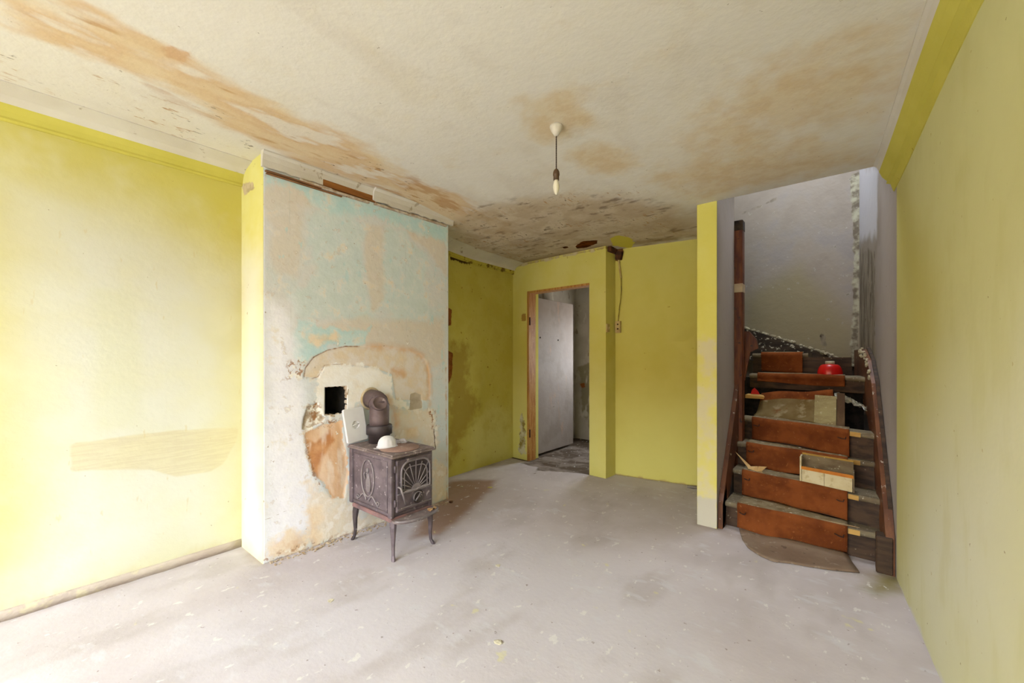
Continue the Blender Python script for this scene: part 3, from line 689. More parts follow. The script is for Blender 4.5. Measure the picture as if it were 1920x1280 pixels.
# open door leaf swung into the back room
m_leaf = layered('grey_door_leaf', (160, 148, 141), (174, 163, 155), [
    dict(thr=0.56, soft=0.1, scale=3, col=(146, 134, 126), op=0.7),
    dict(thr=0.64, soft=0.05, scale=5, col=(186, 156, 138), op=0.6, stretch=(1, 1, .4)),
    dict(thr=0.74, soft=0.012, scale=14, col=(70, 56, 46), op=0.8)], bscale=2.5, bump=0.2, rough=0.7)
LX = -2.880
dl = bpy.data.objects.new('door_1', None); COL.objects.link(dl); dl.location = (LX, 3.885, 0.03); dl['kind'] = 'structure'
mb = MB(); mb.box((LX - .035, 3.885, .03), (LX, 4.79, 1.890), .003); mb.build('door_leaf', m_leaf, dl)
m_dark = simple('dark_hole', (46, 38, 32), None, 10, 0.9, bump=0)
for yy, zz in ((4.03, 1.42), (4.42, 1.40)):
    mb = MB(); mb.lathe([(0.010, 0), (.010, .004), (.006, .006), (0, .006)], (LX, yy, zz), 12, M=Matrix.Rotation(math.pi / 2, 3, 'Y')); mb.build('screw_hole', m_dark, dl)

# ---- cornices
m_tw = layered('white_distemper', (226, 220, 208), (216, 208, 194), [dict(thr=0.68, soft=0.03, scale=14, col=(150, 128, 96), op=0.6)], bump=0.2)
m_ty = layered('yellow_cornice_paint', (214, 203, 100), (206, 195, 92), [dict(thr=0.72, soft=0.02, scale=18, col=(150, 128, 60), op=0.6)], bump=0.2)
m_tm = layered('mouldy_yellow_cornice', (206, 192, 84), (196, 180, 80), [dict(thr=0.56, soft=0.05, scale=9, col=(96, 66, 28), op=0.8)], bump=0.3)
def cornice(name, p0, p1, prof, split, mats, ny=24):
    """prof: (out from wall, down from ceiling); normal = U x Z; faces before split are white"""
    p0, p1 = np.array(p0, float), np.array(p1, float); d = (p1 - p0) / np.linalg.norm(p1 - p0); n = np.array([d[1], -d[0]])
    mb = MB(); vs = []; m = len(prof)
    for i in range(ny + 1):
        p = p0 + (p1 - p0) * i / ny; z = float(zc(p[1]))
        for o_, dz in prof: q = p + n * o_; vs.append((q[0], q[1], z - dz))
    fs = []; mis = []
    for i in range(ny):
        for k in range(m - 1): fs.append((i * m + k, (i + 1) * m + k, (i + 1) * m + k + 1, i * m + k + 1)); mis.append(0 if k < split else 1)
    fs += [tuple(range(m)), tuple(ny * m + k for k in reversed(range(m)))]; mis += [1, 1]
    mb.add(vs, fs); mb.mi = mis; return mb.build(name, mats, kind='structure')
cove = [(-.02, -.02), (.175, -.02), (.175, .005), (.150, .010), (.085, .024), (.045, .045), (.028, .072), (.020, .095), (.022, .105), (.010, .112), (-.02, .112)]
cornice('trim_1', (XL, Y_FRONT), (XL, YC0), cove, 5, [m_tw, m_ty])
cornice('trim_2', (-3.058, YC1), (-3.10, 3.79), cove, 6, [m_tw, m_tm])
rc = [(-.02, -.02), (.088, -.02), (.086, .010), (.074, .018), (.064, .045), (.050, .080), (.030, .105), (.034, .118), (.016, .125), (.004, .168), (-.02, .170)]
cornice('trim_3', (xr(3.10), 3.10), (xr(Y_FRONT), Y_FRONT), rc, 4, [m_tw, m_ty])
# a rough cement skirting at the foot of the left wall
m_skirt = layered('rough_cement', (204, 190, 176), (192, 176, 164), [dict(thr=0.6, soft=0.06, scale=14, col=(222, 212, 176), op=0.7)], bump=0.5)
mb = MB(); n = 40
G = [[(XL + (.004 + .008 * random.random() if k < 2 else 0), Y_FRONT + (YC0 - Y_FRONT) * i / n, [0, .028 + .010 * random.random(), .05][k]) for k in range(3)] for i in range(n + 1)]
mb.sheet(G, .006); mb.build('baseboard_left', m_skirt, kind='structure')

# ---- broken cornice over the chimney: laths, wooden backing board, pieces of white moulding
cor = bpy.data.objects.new('trim_4', None); COL.objects.link(cor); cor.location = (XCH, YC0, 2.24); cor['kind'] = 'structure'
m_wood = simple('bare_brown_wood', (164, 106, 46), (136, 82, 32), 8, 0.75, stretch=(6, .5, 6), bscale=30)
m_lath = simple('old_lath', (150, 104, 66), (112, 74, 44), 14, 0.85, stretch=(8, .5, 8))
CP = Surf((XCH, YC0, 0), (0, 1, 0), (0, 0, 1), [0, 1], [0, 1])
cy = lambda u: YC0 + CP.px(u, 350)[0]
zt = 2.385
mb = MB(); mb.box((XCH - .005, cy(590), 2.285), (XCH + .018, cy(705), zt - .005), .002); mb.build('backing_board', m_wood, cor)
for k, (ua, ub, zz) in enumerate(((496, 650, 2.262), (498, 640, 2.250))):
    mb = MB(); mb.box((XCH, cy(ua), zz), (XCH + .020 - .006 * k, cy(ub), zz + .008), .0015); mb.build('lath', m_lath, cor)
def piece(y0_, y1_, zlo, out, jag=0.0):
    mb = MB(); n = max(3, int((y1_ - y0_) / .03)); prof = [(0, 0), (1, 0), (1, .018), (.72, .03), (.55, .06), (.5, 1), (0, 1)]
    vs = []; m = len(prof); H = zt - zlo
    for i in range(n + 1):
        y = y0_ + (y1_ - y0_) * i / n; jz = random.uniform(0, jag)
        for o_, dz in prof: vs.append((XCH - .004 + out * o_, y, zt - (dz if dz < .1 else H - jz)))
    fs = [(i * m + k, (i + 1) * m + k, (i + 1) * m + (k + 1) % m, i * m + (k + 1) % m) for i in range(n) for k in range(m)]
    fs += [tuple(range(m)), tuple(n * m + k for k in reversed(range(m)))]
    mb.add(vs, fs); mb.build('moulding_piece', m_tw, cor)
piece(YC0 - .012, cy(603), 2.280, .045, .012)
piece(cy(602), cy(700), 2.362, .040, .004)
piece(cy(696), YC1 + .03, 2.283, .065, .014)
for ua, ub, zz in ((560, 620, 2.268), (600, 690, 2.262), (700, 770, 2.268), (760, 835, 2.272)):     # flakes of plaster and lath hanging below
    mb = MB(); mb.box((XCH, cy(ua), zz), (XCH + .026, cy(ub), zz + .014), .003, Matrix.Rotation(random.uniform(-.02, .03), 3, 'X')); mb.build('plaster_flake', m_lip, cor)

# ---- hole where the beam pocket breaks through beside the doorway
m_rotten = simple('rotten_wood', (96, 56, 26), (58, 36, 20), 18, 0.95, bump=0.6)
BK = Surf((*BW0, 0), (BW1[0] - BW0[0], BW1[1] - BW0[1], 0), (0, 0, 1), [0, 1], [0, 1])
def bpt(u, v, out=0.0):
    a, b_ = BK.px(u, v); p = BK.O + BK.U * a + BK.V * b_ + BK.N * out; return p
mb = MB()
p = bpt(1153, 462); mb.box((p[0] - .075, p[1] - .16, 2.225), (p[0] + .03, p[1] + .0, 2.295), .004, Matrix.Rotation(.05, 3, 'Z'))
q = bpt(1163, 482); mb.box((q[0] - .03, q[1] - .05, q[2] - .03), (q[0] + .03, q[1], q[2] + .05), .006, Matrix.Rotation(.2, 3, 'Y'))
mb.build('trim_5', m_rotten, kind='structure')

# ================================================================== THE STAIRCASE
RISE = 0.176
def zt_(n): return {1: .172, 2: .352, 3: .528, 4: .704, 5: .876, 6: 1.045, 7: 1.222}[n]
NOSE = {1: ((1360, 940), (1648, 1002)), 2: ((1372, 878), (1640, 935)), 3: ((1378, 828), (1633, 866)), 4: ((1384, 780), (1625, 812))}
XLS, XRS = -0.690, 0.085                                   # inner faces of the two strings
def nose_y(n):
    """depth of the nosing at the left and right string"""
    if n in NOSE:
        a, b_ = (floor_pt(*p, z=zt_(n)) for p in NOSE[n])
        k = (b_[1] - a[1]) / (b_[0] - a[0]); f = lambda x: a[1] + k * (x - a[0])
        return f(XLS), f(XRS)
    return {5: (3.98, 3.80), 6: (4.10, 3.92), 7: (4.24, 4.20)}[n]
NY = {n: nose_y(n) for n in range(1, 8)}
def ny(n, x): a, b_ = NY[n]; return a + (b_ - a) * (x - XLS) / (XRS - XLS)
st = thing('staircase', 'steep worn wooden winder staircase with ragged rust-brown carpet runner', 'staircase', (-0.3, 3.25, 0))
m_sw = simple('dark_stained_stair_wood', (54, 39, 27), (84, 62, 44), 7, 0.7, stretch=(.8, 5, 5), flecks=(160, 146, 120), fthr=0.71, fscale=34, bump=0.3)
m_string = simple('varnished_string_wood', (96, 56, 34), (128, 80, 48), 6, 0.5, stretch=(4, 1, 1), flecks=(206, 196, 176), fthr=0.68, fscale=34, bump=0.3)
m_dust = simple('dusty_tread', (142, 130, 104), (108, 92, 70), 8, 0.95, stretch=(.5, 2, 2), flecks=(206, 198, 178), fthr=0.66, bump=0.3)
m_carp = simple('rust_brown_carpet', (140, 78, 40), (112, 60, 31), 6, 1.0, bump=1.0, bscale=60, flecks=(150, 92, 52), fthr=0.66, fscale=60, spec=0.05)
m_carpd = simple('dusty_carpet', (152, 138, 110), (132, 112, 82), 9, 1.0, bump=0.6, bscale=60, flecks=(178, 166, 140), fthr=0.62, fscale=34, spec=0.05)
m_pale = simple('bare_yellow_pine', (214, 172, 96), (196, 150, 76), 8, 0.7, stretch=(.5, 4, 4))
TH = 0.034
for n in (1, 2, 3, 4, 6, 7):
    xr_ = (xr(NY[n][1]) - .040) if n < 7 else -0.28
    back = {1: 2, 2: 3, 3: 4}.get(n)
    yb = (lambda x: ny(back, x) + .045) if back else ((lambda x: ny(4, x) + .13) if n == 4 else (lambda x: YSB - .02 if n == 7 else ny(7, x) + .05))
    lo, hi = zt_(n) - TH, zt_(n); xs = np.linspace(XLS, xr_, 9); mb = MB()
    # tread with rounded nosing: profile swept across the stair
    vs = []; P = []
    for x in xs:
        y = ny(n, x) + random.uniform(-.002, .002)
        P.append([(x, y + .012, lo), (x, y + .003, lo + .007), (x, y, lo + TH * .5), (x, y + .003, hi - .007), (x, y + .012, hi), (x, yb(x), hi), (x, yb(x), lo)])
    m = 7; vs = [p for r in P for p in r]
    fs = [(i * m + k, (i + 1) * m + k, (i + 1) * m + (k + 1) % m, i * m + (k + 1) % m) for i in range(len(xs) - 1) for k in range(m)] + [tuple(range(m)), tuple((len(xs) - 1) * m + k for k in reversed(range(m)))]
    mb.add(vs, fs); mb.build('tread', m_dust, st)
    # riser below it
    zb = 0.0 if n == 1 else zt_(n - 1)
    if n == 6: zb = zt_(5) + .05
    mb = MB(); xa, xb = XLS, (xr(NY[n][1]) - .040 if n < 7 else 0.0)
    mb.hexa([(xa, ny(n, xa) + .028, zb), (xb, ny(n, xb) + .028, zb), (xb, ny(n, xb) + .046, zb), (xa, ny(n, xa) + .046, zb)] + [(xa, ny(n, xa) + .028, lo + .001), (xb, ny(n, xb) + .028, lo + .001), (xb, ny(n, xb) + .046, lo + .001), (xa, ny(n, xa) + .046, lo + .001)])
    mb.build('riser', m_sw, st)
# stump of the broken fifth tread on the left, split and pale
mb = MB(); z5 = zt_(5); mb.hexa([(XLS, 3.92, z5 - .03), (XLS + .13, 3.93, z5 - .03), (XLS + .10, 4.05, z5 - .03), (XLS, 4.05, z5 - .03), (XLS, 3.92, z5), (XLS + .14, 3.925, z5 - .012), (XLS + .11, 4.05, z5 - .004), (XLS, 4.05, z5)])
mb.build('broken_tread', m_pale, st)
# carpet runner: one drop over each nosing, dusty on top
def fr(f): return XLS + (XRS - XLS) * f
RUN = {1: (.10, .865, 0.015), 2: (.085, .865, .012), 3: (.085, .865, .012), 4: (.10, .875, .012), 6: (.085, .84, .055), 7: (.09, .48, .02)}
for n, (f0, f1, lift) in RUN.items():
    xa, xb = fr(f0), fr(f1); zb = (0 if n == 1 else zt_(n - 1)) + (lift if n != 6 else .10); zt0 = zt_(n)
    G = []; NX = 26
    for i in range(NX + 1):
        x = xa + (xb - xa) * i / NX; y = ny(n, x); row = []
        depth = (ny(n + 1, x) - y) if n < 4 else .11
        fold = .013 * math.sin(9 * (x + n)) + .009 * math.sin(23 * x + 2.3 * n)
        for t in np.linspace(0, 1, 5): row.append((x, y + depth * (1 - t) + .004 + .012 * t * 0, zt0 + .006 + .002 * math.sin(14 * x + 5 * t)))
        row.append((x, y - .006, zt0 + .000)); row.append((x, y - .010, zt0 - .016))
        for t in np.linspace(0.15, 1, 8):
            z = zt0 - .02 - (zt0 - .02 - zb - .008 * math.sin(7 * x + n)) * t
            tuck = .020 * min(1, t * 3) * (1 - .4 * t)
            row.append((x, y - .010 + tuck + fold * (0.3 + t) * .8 - .006 * t, z))
        G.append(row)
    mb = MB(); mb.sheet(G, .006, lambda i, j: 1 if j < 4 else 0); mb.build('carpet_runner', [m_carp, m_carpd], st)
    if n in (1, 2, 3, 4):                                   # dark iron carpet clips
        for f in (f0 + .04, f1 - .05):
            x = fr(f); y = ny(n, x); mb = MB(); zz = zt0 - .055
            mb.tube([(x - .03, y + .012, zz + .004), (x, y - .018, zz), (x + .018, y - .022, zz), (x + .022, y - .018, zz + .014)], .0035, 6); mb.build('carpet_clip', m_iron, st)
# bare pine patches at the right end of the nosings
for n, wd in ((1, .055), (2, .05), (3, .06), (4, .062)):
    xa = fr(.868); xb = xa + wd; mb = MB()
    mb.hexa([(xa, ny(n, xa) - .002, zt_(n) - TH + .002), (xb, ny(n, xb) - .002, zt_(n) - TH + .002), (xb, ny(n, xb) + .012, zt_(n) - TH + .002), (xa, ny(n, xa) + .012, zt_(n) - TH + .002)] + [(xa, ny(n, xa) - .002, zt_(n) - .004), (xb, ny(n, xb) - .002, zt_(n) - .004), (xb, ny(n, xb) + .012, zt_(n) - .004), (xa, ny(n, xa) + .012, zt_(n) - .004)])
    mb.build('bare_nosing', m_pale, st)
# strings (side boards)
def string(x0, x1, line, depth, name, mat, floor_y=None):
    """line: points (y,z) of the top edge, board hangs 'depth' below it"""
    top = line; bot = [(y, max(0.0, z - depth)) for y, z in reversed(line)]
    mb = MB(); mb.prism([(x0, y, z) for y, z in top + bot], (x1 - x0, 0, 0)); return mb.build(name, mat, st)
def on_x(u, v, x):                                          # where the sight line of a pixel meets the plane X = x
    r = ray(u, v); p = CAM + r * (x / r[0]); return (float(p[1]), float(p[2]))
m_lstr = simple('left_string_wood', (112, 68, 40), (84, 50, 32), 6, 0.55, stretch=(4, 1, 1), flecks=(206, 200, 180), fthr=0.69, fscale=20, bump=0.3)
XS0 = PX1 + .002
tl = [(3.155, 0.0), (3.150, .16), (3.60, .86), (3.70, 1.02)]
string(XS0, XLS, [(3.140, .155), (3.17, .235), (3.665, .98), (3.70, 1.03)], .42, 'left_string', m_lstr)
mb = MB(); mb.prism([(XS0, 3.135, 0), (XS0, 3.135, .17), (XS0, 3.26, .30), (XS0, 3.26, 0)], (XLS - XS0, 0, 0)); mb.build('string_foot', m_lstr, st)
# right string follows the wall
def rs(y): return xr(y) - .003
LR = [(3.055, .20), (3.13, .34), (3.60, 1.02), (3.80, 1.17), (4.05, 1.25), (4.66, 1.25)]
mb = MB()
for i in range(len(LR) - 1):
    (ya, za), (yb_, zb_) = LR[i], LR[i + 1]; th = .038
    da, db = (0.20 if i == 0 else .40), .40
    a0, a1, b0, b1 = rs(ya), rs(ya) - th, rs(yb_), rs(yb_) - th
    mb.hexa([(a1, ya, max(0, za - da)), (a0, ya, max(0, za - da)), (b0, yb_, max(0, zb_ - db)), (b1, yb_, max(0, zb_ - db)), (a1, ya, za), (a0, ya, za), (b0, yb_, zb_), (b1, yb_, zb_)])
mb.build('right_string', m_string, st)
mb = MB()
for i in range(1, 4):                                       # thin capping strip with flaking paint on the string
    (ya, za), (yb_, zb_) = LR[i], LR[i + 1]
    mb.hexa([(rs(ya) - .018, ya, za - .01), (rs(ya), ya, za - .01), (rs(yb_), yb_, zb_ - .01), (rs(yb_) - .018, yb_, zb_ - .01), (rs(ya) - .018, ya, za + .018), (rs(ya), ya, za + .018), (rs(yb_), yb_, zb_ + .018), (rs(yb_) - .018, yb_, zb_ + .018)])
mb.build('string_capping', m_sw, st)
mb = MB(); mb.box((rs(3.1) - .075, 3.05, 0), (rs(3.1) - .002, 3.14, .205), .006); mb.build('string_foot', m_sw, st)
# string of the winders on the back wall, rising to the left
m_bstr = simple('tarred_string_wood', (50, 40, 32), (78, 64, 50), 7, 0.8, stretch=(1, 4, 4), flecks=(206, 200, 180), fthr=0.63, fscale=34, bump=0.5)
def on_y(u, v, y):
    r = ray(u, v); p = CAM + r * (y / r[1]); return (float(p[0]), float(p[2]))
YS = YSB - .05
tp = [on_y(*p, YS) for p in ((1380, 612), (1420, 622), (1500, 648), (1560, 668), (1606, 688))]
bt = [on_y(*p, YS) for p in ((1606, 712), (1500, 700), (1380, 668))]
mb = MB(); mb.prism([(x, YS, z) for x, z in tp + bt], (0, .045, 0)); mb.build('rear_string', m_bstr, st)
mb = MB(); rnd = random.Random(3)
tq = [on_y(*p, YS) for p in ((1392, 613), (1450, 630), (1500, 646), (1560, 666), (1606, 687))]
for i in range(70):                                         # crumbs of plaster lying along the string
    k = rnd.random() * (len(tq) - 1); j = int(k); t = k - j; x = tq[j][0] * (1 - t) + tq[j + 1][0] * t; z = tq[j][1] * (1 - t) + tq[j + 1][1] * t
    r_ = rnd.uniform(.005, .015); y = YS + rnd.uniform(-.004, .04)
    mb.box((x - r_ * 1.3, y - r_, z - r_ * .8), (x + r_ * 1.3, y + r_, z + r_ * .9), r_ * .4, Matrix.Rotation(rnd.uniform(-.6, .6), 3, 'Y'))
m_crumb = simple('plaster_crumbs', (206, 198, 172), (168, 158, 132), 20, 0.95, bump=0.5)
o = mb.build('plaster_crust', m_crumb, st); o['kind'] = 'stuff'
mb = MB()
for i in range(26):
    t = rnd.random(); y = 3.62 + .65 * t; z = np.interp(y, [p[0] for p in LR], [p[1] for p in LR]) + rnd.uniform(-.06, .012); r_ = rnd.uniform(.005, .014)
    mb.box((rs(y) - .044 - r_ * .4, y - r_, z - r_), (rs(y) - .03, y + r_ * 1.3, z + r_), r_ * .35, Matrix.Rotation(rnd.uniform(-.6, .6), 3, 'X'))
o = mb.build('plaster_crust', m_crumb, st); o['kind'] = 'stuff'
# winder newel at the end of the partition
m_newel = simple('red_brown_newel', (128, 70, 30), (84, 38, 20), 5, 0.5, stretch=(4, 4, .7), flecks=(60, 40, 28), fthr=0.66, fscale=20, bump=0.3)
nx0, nx1, ny0, ny1 = PX1 - .04, PX1 + .058, PY1 + .002, PY1 + .085
mb = MB(); mb.box((nx0, ny0, 0.001), (nx1, ny1, 2.27), .004, seg=1); nw = mb.build('newel_post', m_newel, st)
mb = MB(); mb.box((nx0 - .004, ny0 - .002, 2.27 - .08), (nx1 + .003, ny1 + .003, 2.275), .006); mb.build('charred_post_top', simple('blackened_wood', (40, 30, 22), (74, 58, 40), 20, .9), nw)
zq = on_y(1383, 540, ny0)[1]
mb = MB(); mb.box((nx0 - .003, ny0 - .004, zq - .034), (nx1 + .003, ny1 + .003, zq + .034), .003); mb.build('tape_band', simple('cream_tape', (206, 186, 156), (184, 160, 128), 12, .8), nw)
mb = MB(); za_ = on_y(1392, 622, 3.9)[1]
mb.prism([(nx1 - .01, 3.80, 1.0), (nx1 - .01, 3.80, 1.40), (nx1 + .02, 3.80, 1.40), (nx1 + .075, 3.80, 1.33), (nx1 + .085, 3.80, 1.26), (nx1 + .03, 3.80, 1.23)], (0, .03, 0)); mb.build('winder_bracket', m_newel, st)
# added black board standing in for the unlit void under the broken tread
mb = MB(); mb.hexa([(-.80, 4.17, .3), (.07, 4.05, .3), (.07, 4.07, .3), (-.80, 4.19, .3), (-.80, 4.17, 1.012), (.07, 4.05, 1.012), (.07, 4.07, 1.012), (-.80, 4.19, 1.012)]); mb.build('backing_board', m_soot_void, st)
# sheet of stair lining sagging over the gap of the missing tread
G = []
for i in range(19):
    f = i / 18; x = fr(.11 + .66 * f); row = []
    for t in np.linspace(0, 1, 12):
        y = ny(4, x) + .115 + (.15 - .02 * f) * t + .018 * math.sin(5 * x + 4 * t) ; z = zt_(4) + .012 + (.235 - .06 * (1 - f)) * t - .05 * math.sin(math.pi * t) * (1 - .4 * f)
        row.append((x + .03 * (t - .5) * (1 - 2 * f), y, z + .006 * math.sin(17 * x + 3 * t)))
    G.append(row)
m_sag = layered('dusty_stair_lining', (116, 96, 60), (134, 116, 80), [dict(thr=0.6, soft=0.06, scale=11, col=(158, 144, 112), op=0.8), dict(thr=0.64, soft=0.05, scale=6, col=(120, 66, 30), op=0.9)], bscale=6, bump=0.3)
mb = MB(); mb.sheet(G, .005, lambda i, j: 1 if j > 8 else 0); mb.build('sagging_lining', [m_sag, m_carp], st)

# ---- lino mat at the foot of the stair
mat_px = [(1395, 998), (1392, 1012), (1402, 1028), (1425, 1043), (1450, 1054), (1480, 1057), (1520, 1064), (1560, 1070), (1612, 1075), (1609, 1046)]
F_ = [floor_pt(*p) for p in mat_px]
front = F_[1:9]; G = []
for i in range(25):
    f = i / 24; k = f * (len(front) - 1); j = min(int(k), len(front) - 2); t = k - j
    a = front[j] * (1 - t) + front[j + 1] * t
    xb_ = fr(.105 + .755 * f); yb_ = ny(1, xb_) + .015; row = []
    for s_ in np.linspace(0, 1, 10):
        x = a[0] * (1 - s_) + xb_ * s_; y = a[1] * (1 - s_) + yb_ * s_
        row.append((x, y, .007 + .034 * max(0, s_ - .45) ** 1.5 + .003 * math.sin(9 * x + 7 * y) * (s_ > .05)))
    G.append(row)
m_lino = layered('worn_brown_lino', (150, 130, 110), (132, 108, 88), [dict(thr=0.62, soft=0.05, scale=11, col=(178, 166, 150), op=0.7), dict(thr=0.66, soft=0.02, scale=20, col=(92, 74, 60), op=0.7)], bscale=4, bump=0.2, rough=0.6)
mb = MB(); mb.sheet(G, .004); tag(mb.build('floor_mat', m_lino, origin=(-.3, 3.1, 0)), 'torn brown lino mat curling against the foot of the staircase', 'mat')

# ---- things left on the stair
def tread_pt(u, v, n, dz=0.0): return floor_pt(u, v, z=zt_(n) + .008 + dz)
# red bowl turned upside down on the sixth tread
bp = tread_pt(1556, 705, 6); by = ny(6, bp[0]) + .085; bxp = on_y(1556, 705, by)[0]
m_red = simple('red_enamel', (206, 22, 18), (190, 16, 14), 10, 0.25, bump=0, spec=0.6)
bw = thing('red_bowl', 'bright red bowl turned upside down on an upper stair tread', 'bowl', (bxp, by, zt_(6) + .009))
mb = MB(); mb.lathe([(.080, 0), (.081, .006), (.078, .030), (.070, .055), (.060, .072), (.048, .080), (.030, .082), (.0, .082)], (bxp, by, zt_(6) + .009), 36); mb.build('bowl_body', m_red, bw)
mb = MB(); mb.lathe([(.030, .081), (.030, .104), (.024, .106), (.022, .096), (0, .096)], (bxp, by, zt_(6) + .009), 24); o = mb.build('bowl_foot', m_crumb, bw); o['label'] = 'plaster-crusted foot ring'
# scrap of red cloth
p = on_y(1416, 736, 3.99); mb = MB()
mb.prism([(p[0] - .03, 3.965, z5 + .003), (p[0] + .035, 3.965, z5 + .003), (p[0] + .022, 3.97, z5 + .03), (p[0] - .004, 3.975, z5 + .055), (p[0] - .02, 3.97, z5 + .04)], (0, .012, 0))
tag(mb.build('cloth_scrap', simple('red_cloth', (200, 34, 20), (170, 24, 16), 14, .9), origin=(p[0], 3.97, z5)), 'small pointed scrap of red cloth beside the broken tread', 'cloth')
# pale board and dark batten leaning in the gap
def lean_board(name, u0, u1, v0, v1, n, mat, label, cat_, th=.012, back=.10, dy=.0):
    a, b_ = on_y(u0, v1, ny(4, -.2) + .10 + dy), on_y(u1, v1, ny(4, -.2) + .10 + dy)
    h = (v1 - v0) * 3.3 / FPX; y = ny(4, a[0]) + .098 + dy; z = zt_(4) + .001
    mb = MB(); y2 = ny(4, b_[0]) + .098 + dy
    mb.hexa([(a[0], y, z), (b_[0], y2, z), (b_[0], y2 + th, z), (a[0], y + th, z), (a[0], y + back, z + h), (b_[0], y2 + back, z + h), (b_[0], y2 + back + th, z + h), (a[0], y + back + th, z + h)])
    return tag(mb.build(name, mat, origin=((a[0] + b_[0]) / 2, y, z)), label, cat_)
m_greyboard = simple('dusty_pale_board', (168, 156, 112), (148, 132, 92), 8, 0.9, stretch=(.6, 3, 3), flecks=(196, 188, 156), fthr=.64)
lean_board('wooden_board', 1526, 1568, 752, 800, 4, m_greyboard, 'dusty pale board leaning in the gap of the missing tread', 'board')
lean_board('wooden_batten', 1569, 1584, 748, 802, 4, simple('brown_batten', (104, 82, 58), (86, 64, 44), 8, .9, stretch=(3, 3, .6)), 'narrow brown batten leaning beside the pale board in the stair gap', 'batten')
# crumpled clear sheet over the right end of the gap
m_film = NB('dusty_clear_film'); m_film.b.inputs['Transmission Weight'].default_value = 0.55; m_film.b.inputs['Alpha'].default_value = 0.7
m_film.bump(m_film.noise(20), 0.6, 0.01); m_film = m_film.fin(lin((176, 168, 138)), 0.3, 0, 0.6)
G = []; rnd = random.Random(11)
for i in range(15):
    f = i / 14; row = []
    for j in range(9):
        t = j / 8; x = fr(.77 + .22 * f); y = ny(4, x) + .20 + .16 * t - .03 * f
        row.append((x + rnd.uniform(-.006, .006), y + rnd.uniform(-.01, .01), z5 + .012 + .05 * math.sin(3 * f + 2 * t) * t - .05 * (1 - t) * (f ** 2) + rnd.uniform(-.012, .012)))
    G.append(row)
mb = MB(); mb.sheet(G, .0015, smooth=False); tag(mb.build('plastic_sheet', m_film, origin=(fr(.84), 4.0, z5)), 'crumpled dusty clear plastic sheet over the right of the stair gap', 'plastic')
# plaster lumps on the stair
m_chip = simple('plaster_chip', (226, 218, 196), (200, 190, 164), 20, 0.95, bump=0.5)
def lump(name, p, r_, mat, label, cat_, group=None, flat=.6, seed=0):
    rn = random.Random(seed); b = bmesh.new(); bmesh.ops.create_icosphere(b, subdivisions=1, radius=1)
    for v in b.verts: k = rn.uniform(.65, 1.1); v.co = Vector((v.co.x * r_ * k * rn.uniform(.8, 1.25), v.co.y * r_ * k, max(-.35, v.co.z) * r_ * flat * k))
    zmin = min(v.co.z for v in b.verts)
    for v in b.verts: v.co += Vector((p[0], p[1], p[2] - zmin))
    mb = MB(); mb.bm(b); return tag(mb.build(name, mat, origin=p), label, cat_, group)
for i, (u, v, n, r_, lab) in enumerate(((1478, 976, 1, .010, 'pale plaster chip in the middle of the lowest stair tread'), (1492, 966, 1, .008, 'tiny pale plaster chip at the back of the lowest stair tread'),
        (1440, 826, 3, .009, 'pale plaster chip on the left half of the third stair tread'), (1500, 840, 3, .013, 'largest pale plaster chip, mid-way along the third stair tread'),
        (1575, 858, 3, .012, 'pale plaster chip on the third stair tread just above the drawer'))):
    p = tread_pt(u, v, n); p[1] = max(p[1], ny(n, p[0]) + .02); lump('plaster_chip', p, r_, m_chip, lab, 'chip', 'plaster chips on the stair treads', .5, i)
# folded paper on the second tread
m_paper = simple('tan_paper', (214, 178, 122), (196, 156, 98), 9, .9, bump=.1)
ys = lambda x: ny(2, x)
mb = MB(); zz = zt_(2) + .010
def pq(u, v, out, dz):                                       # point near the nosing of tread 2 by pixel
    y = ny(2, -.6) + out; x, z = on_y(u, v, y); return (x, y, z)
def tq_(u, v, n, lift=0.0): p = floor_pt(u, v, z=zt_(n) + .008 + lift); return (p[0], p[1], p[2])
A = tq_(1412, 872, 2); Bp = tq_(1438, 875, 2); 
pa = [pq(1378, 846, .10, 0), pq(1402, 876, .03, 0), pq(1414, 882, .02, 0), pq(1406, 872, .05, 0)]
mb.add(pa, [(0, 1, 2, 3)]); pb = [pq(1402, 878, .02, 0), pq(1420, 884, .004, 0), pq(1421, 874, .03, 0), pq(1408, 874, .04, 0)]
mb.add(pb, [(0, 1, 2, 3)]); pc = [pq(1420, 884, .004, 0), pq(1430, 882, .01, 0), pq(1438, 875, .03, 0), pq(1422, 874, .04, 0)]
mb.add(pc, [(0, 1, 2, 3)]); pd = [pq(1411, 886, .004, 0), pq(1428, 883, .006, 0), pq(1438, 894, -.014, 0), pq(1422, 899, -.016, 0)]
mb.add(pd, [(0, 1, 2, 3)])
o = mb.build('paper_scrap', m_paper, origin=(-.62, ny(2, -.62), zt_(2))); sm_ = o.modifiers.new('thickness', 'SOLIDIFY'); sm_.thickness = .0015
tag(o, 'folded strip of tan paper hanging on the left of the second stair tread', 'paper')
# cardboard slip on the first tread
q_ = [tq_(1530, 973, 1), tq_(1602, 988, 1), tq_(1612, 999, 1), tq_(1532, 986, 1)]
mb = MB(); mb.prism([(p[0], max(p[1], ny(1, p[0]) + .012), zt_(1) + .011) for p in reversed(q_)], (0, 0, .003)); tag(mb.build('cardboard_slip', simple('cardboard', (196, 168, 128), (180, 150, 110), 10, .9), origin=(q_[0][0], q_[0][1], zt_(1) + .01)), 'flat slip of pale cardboard lying on the lowest stair tread', 'cardboard')
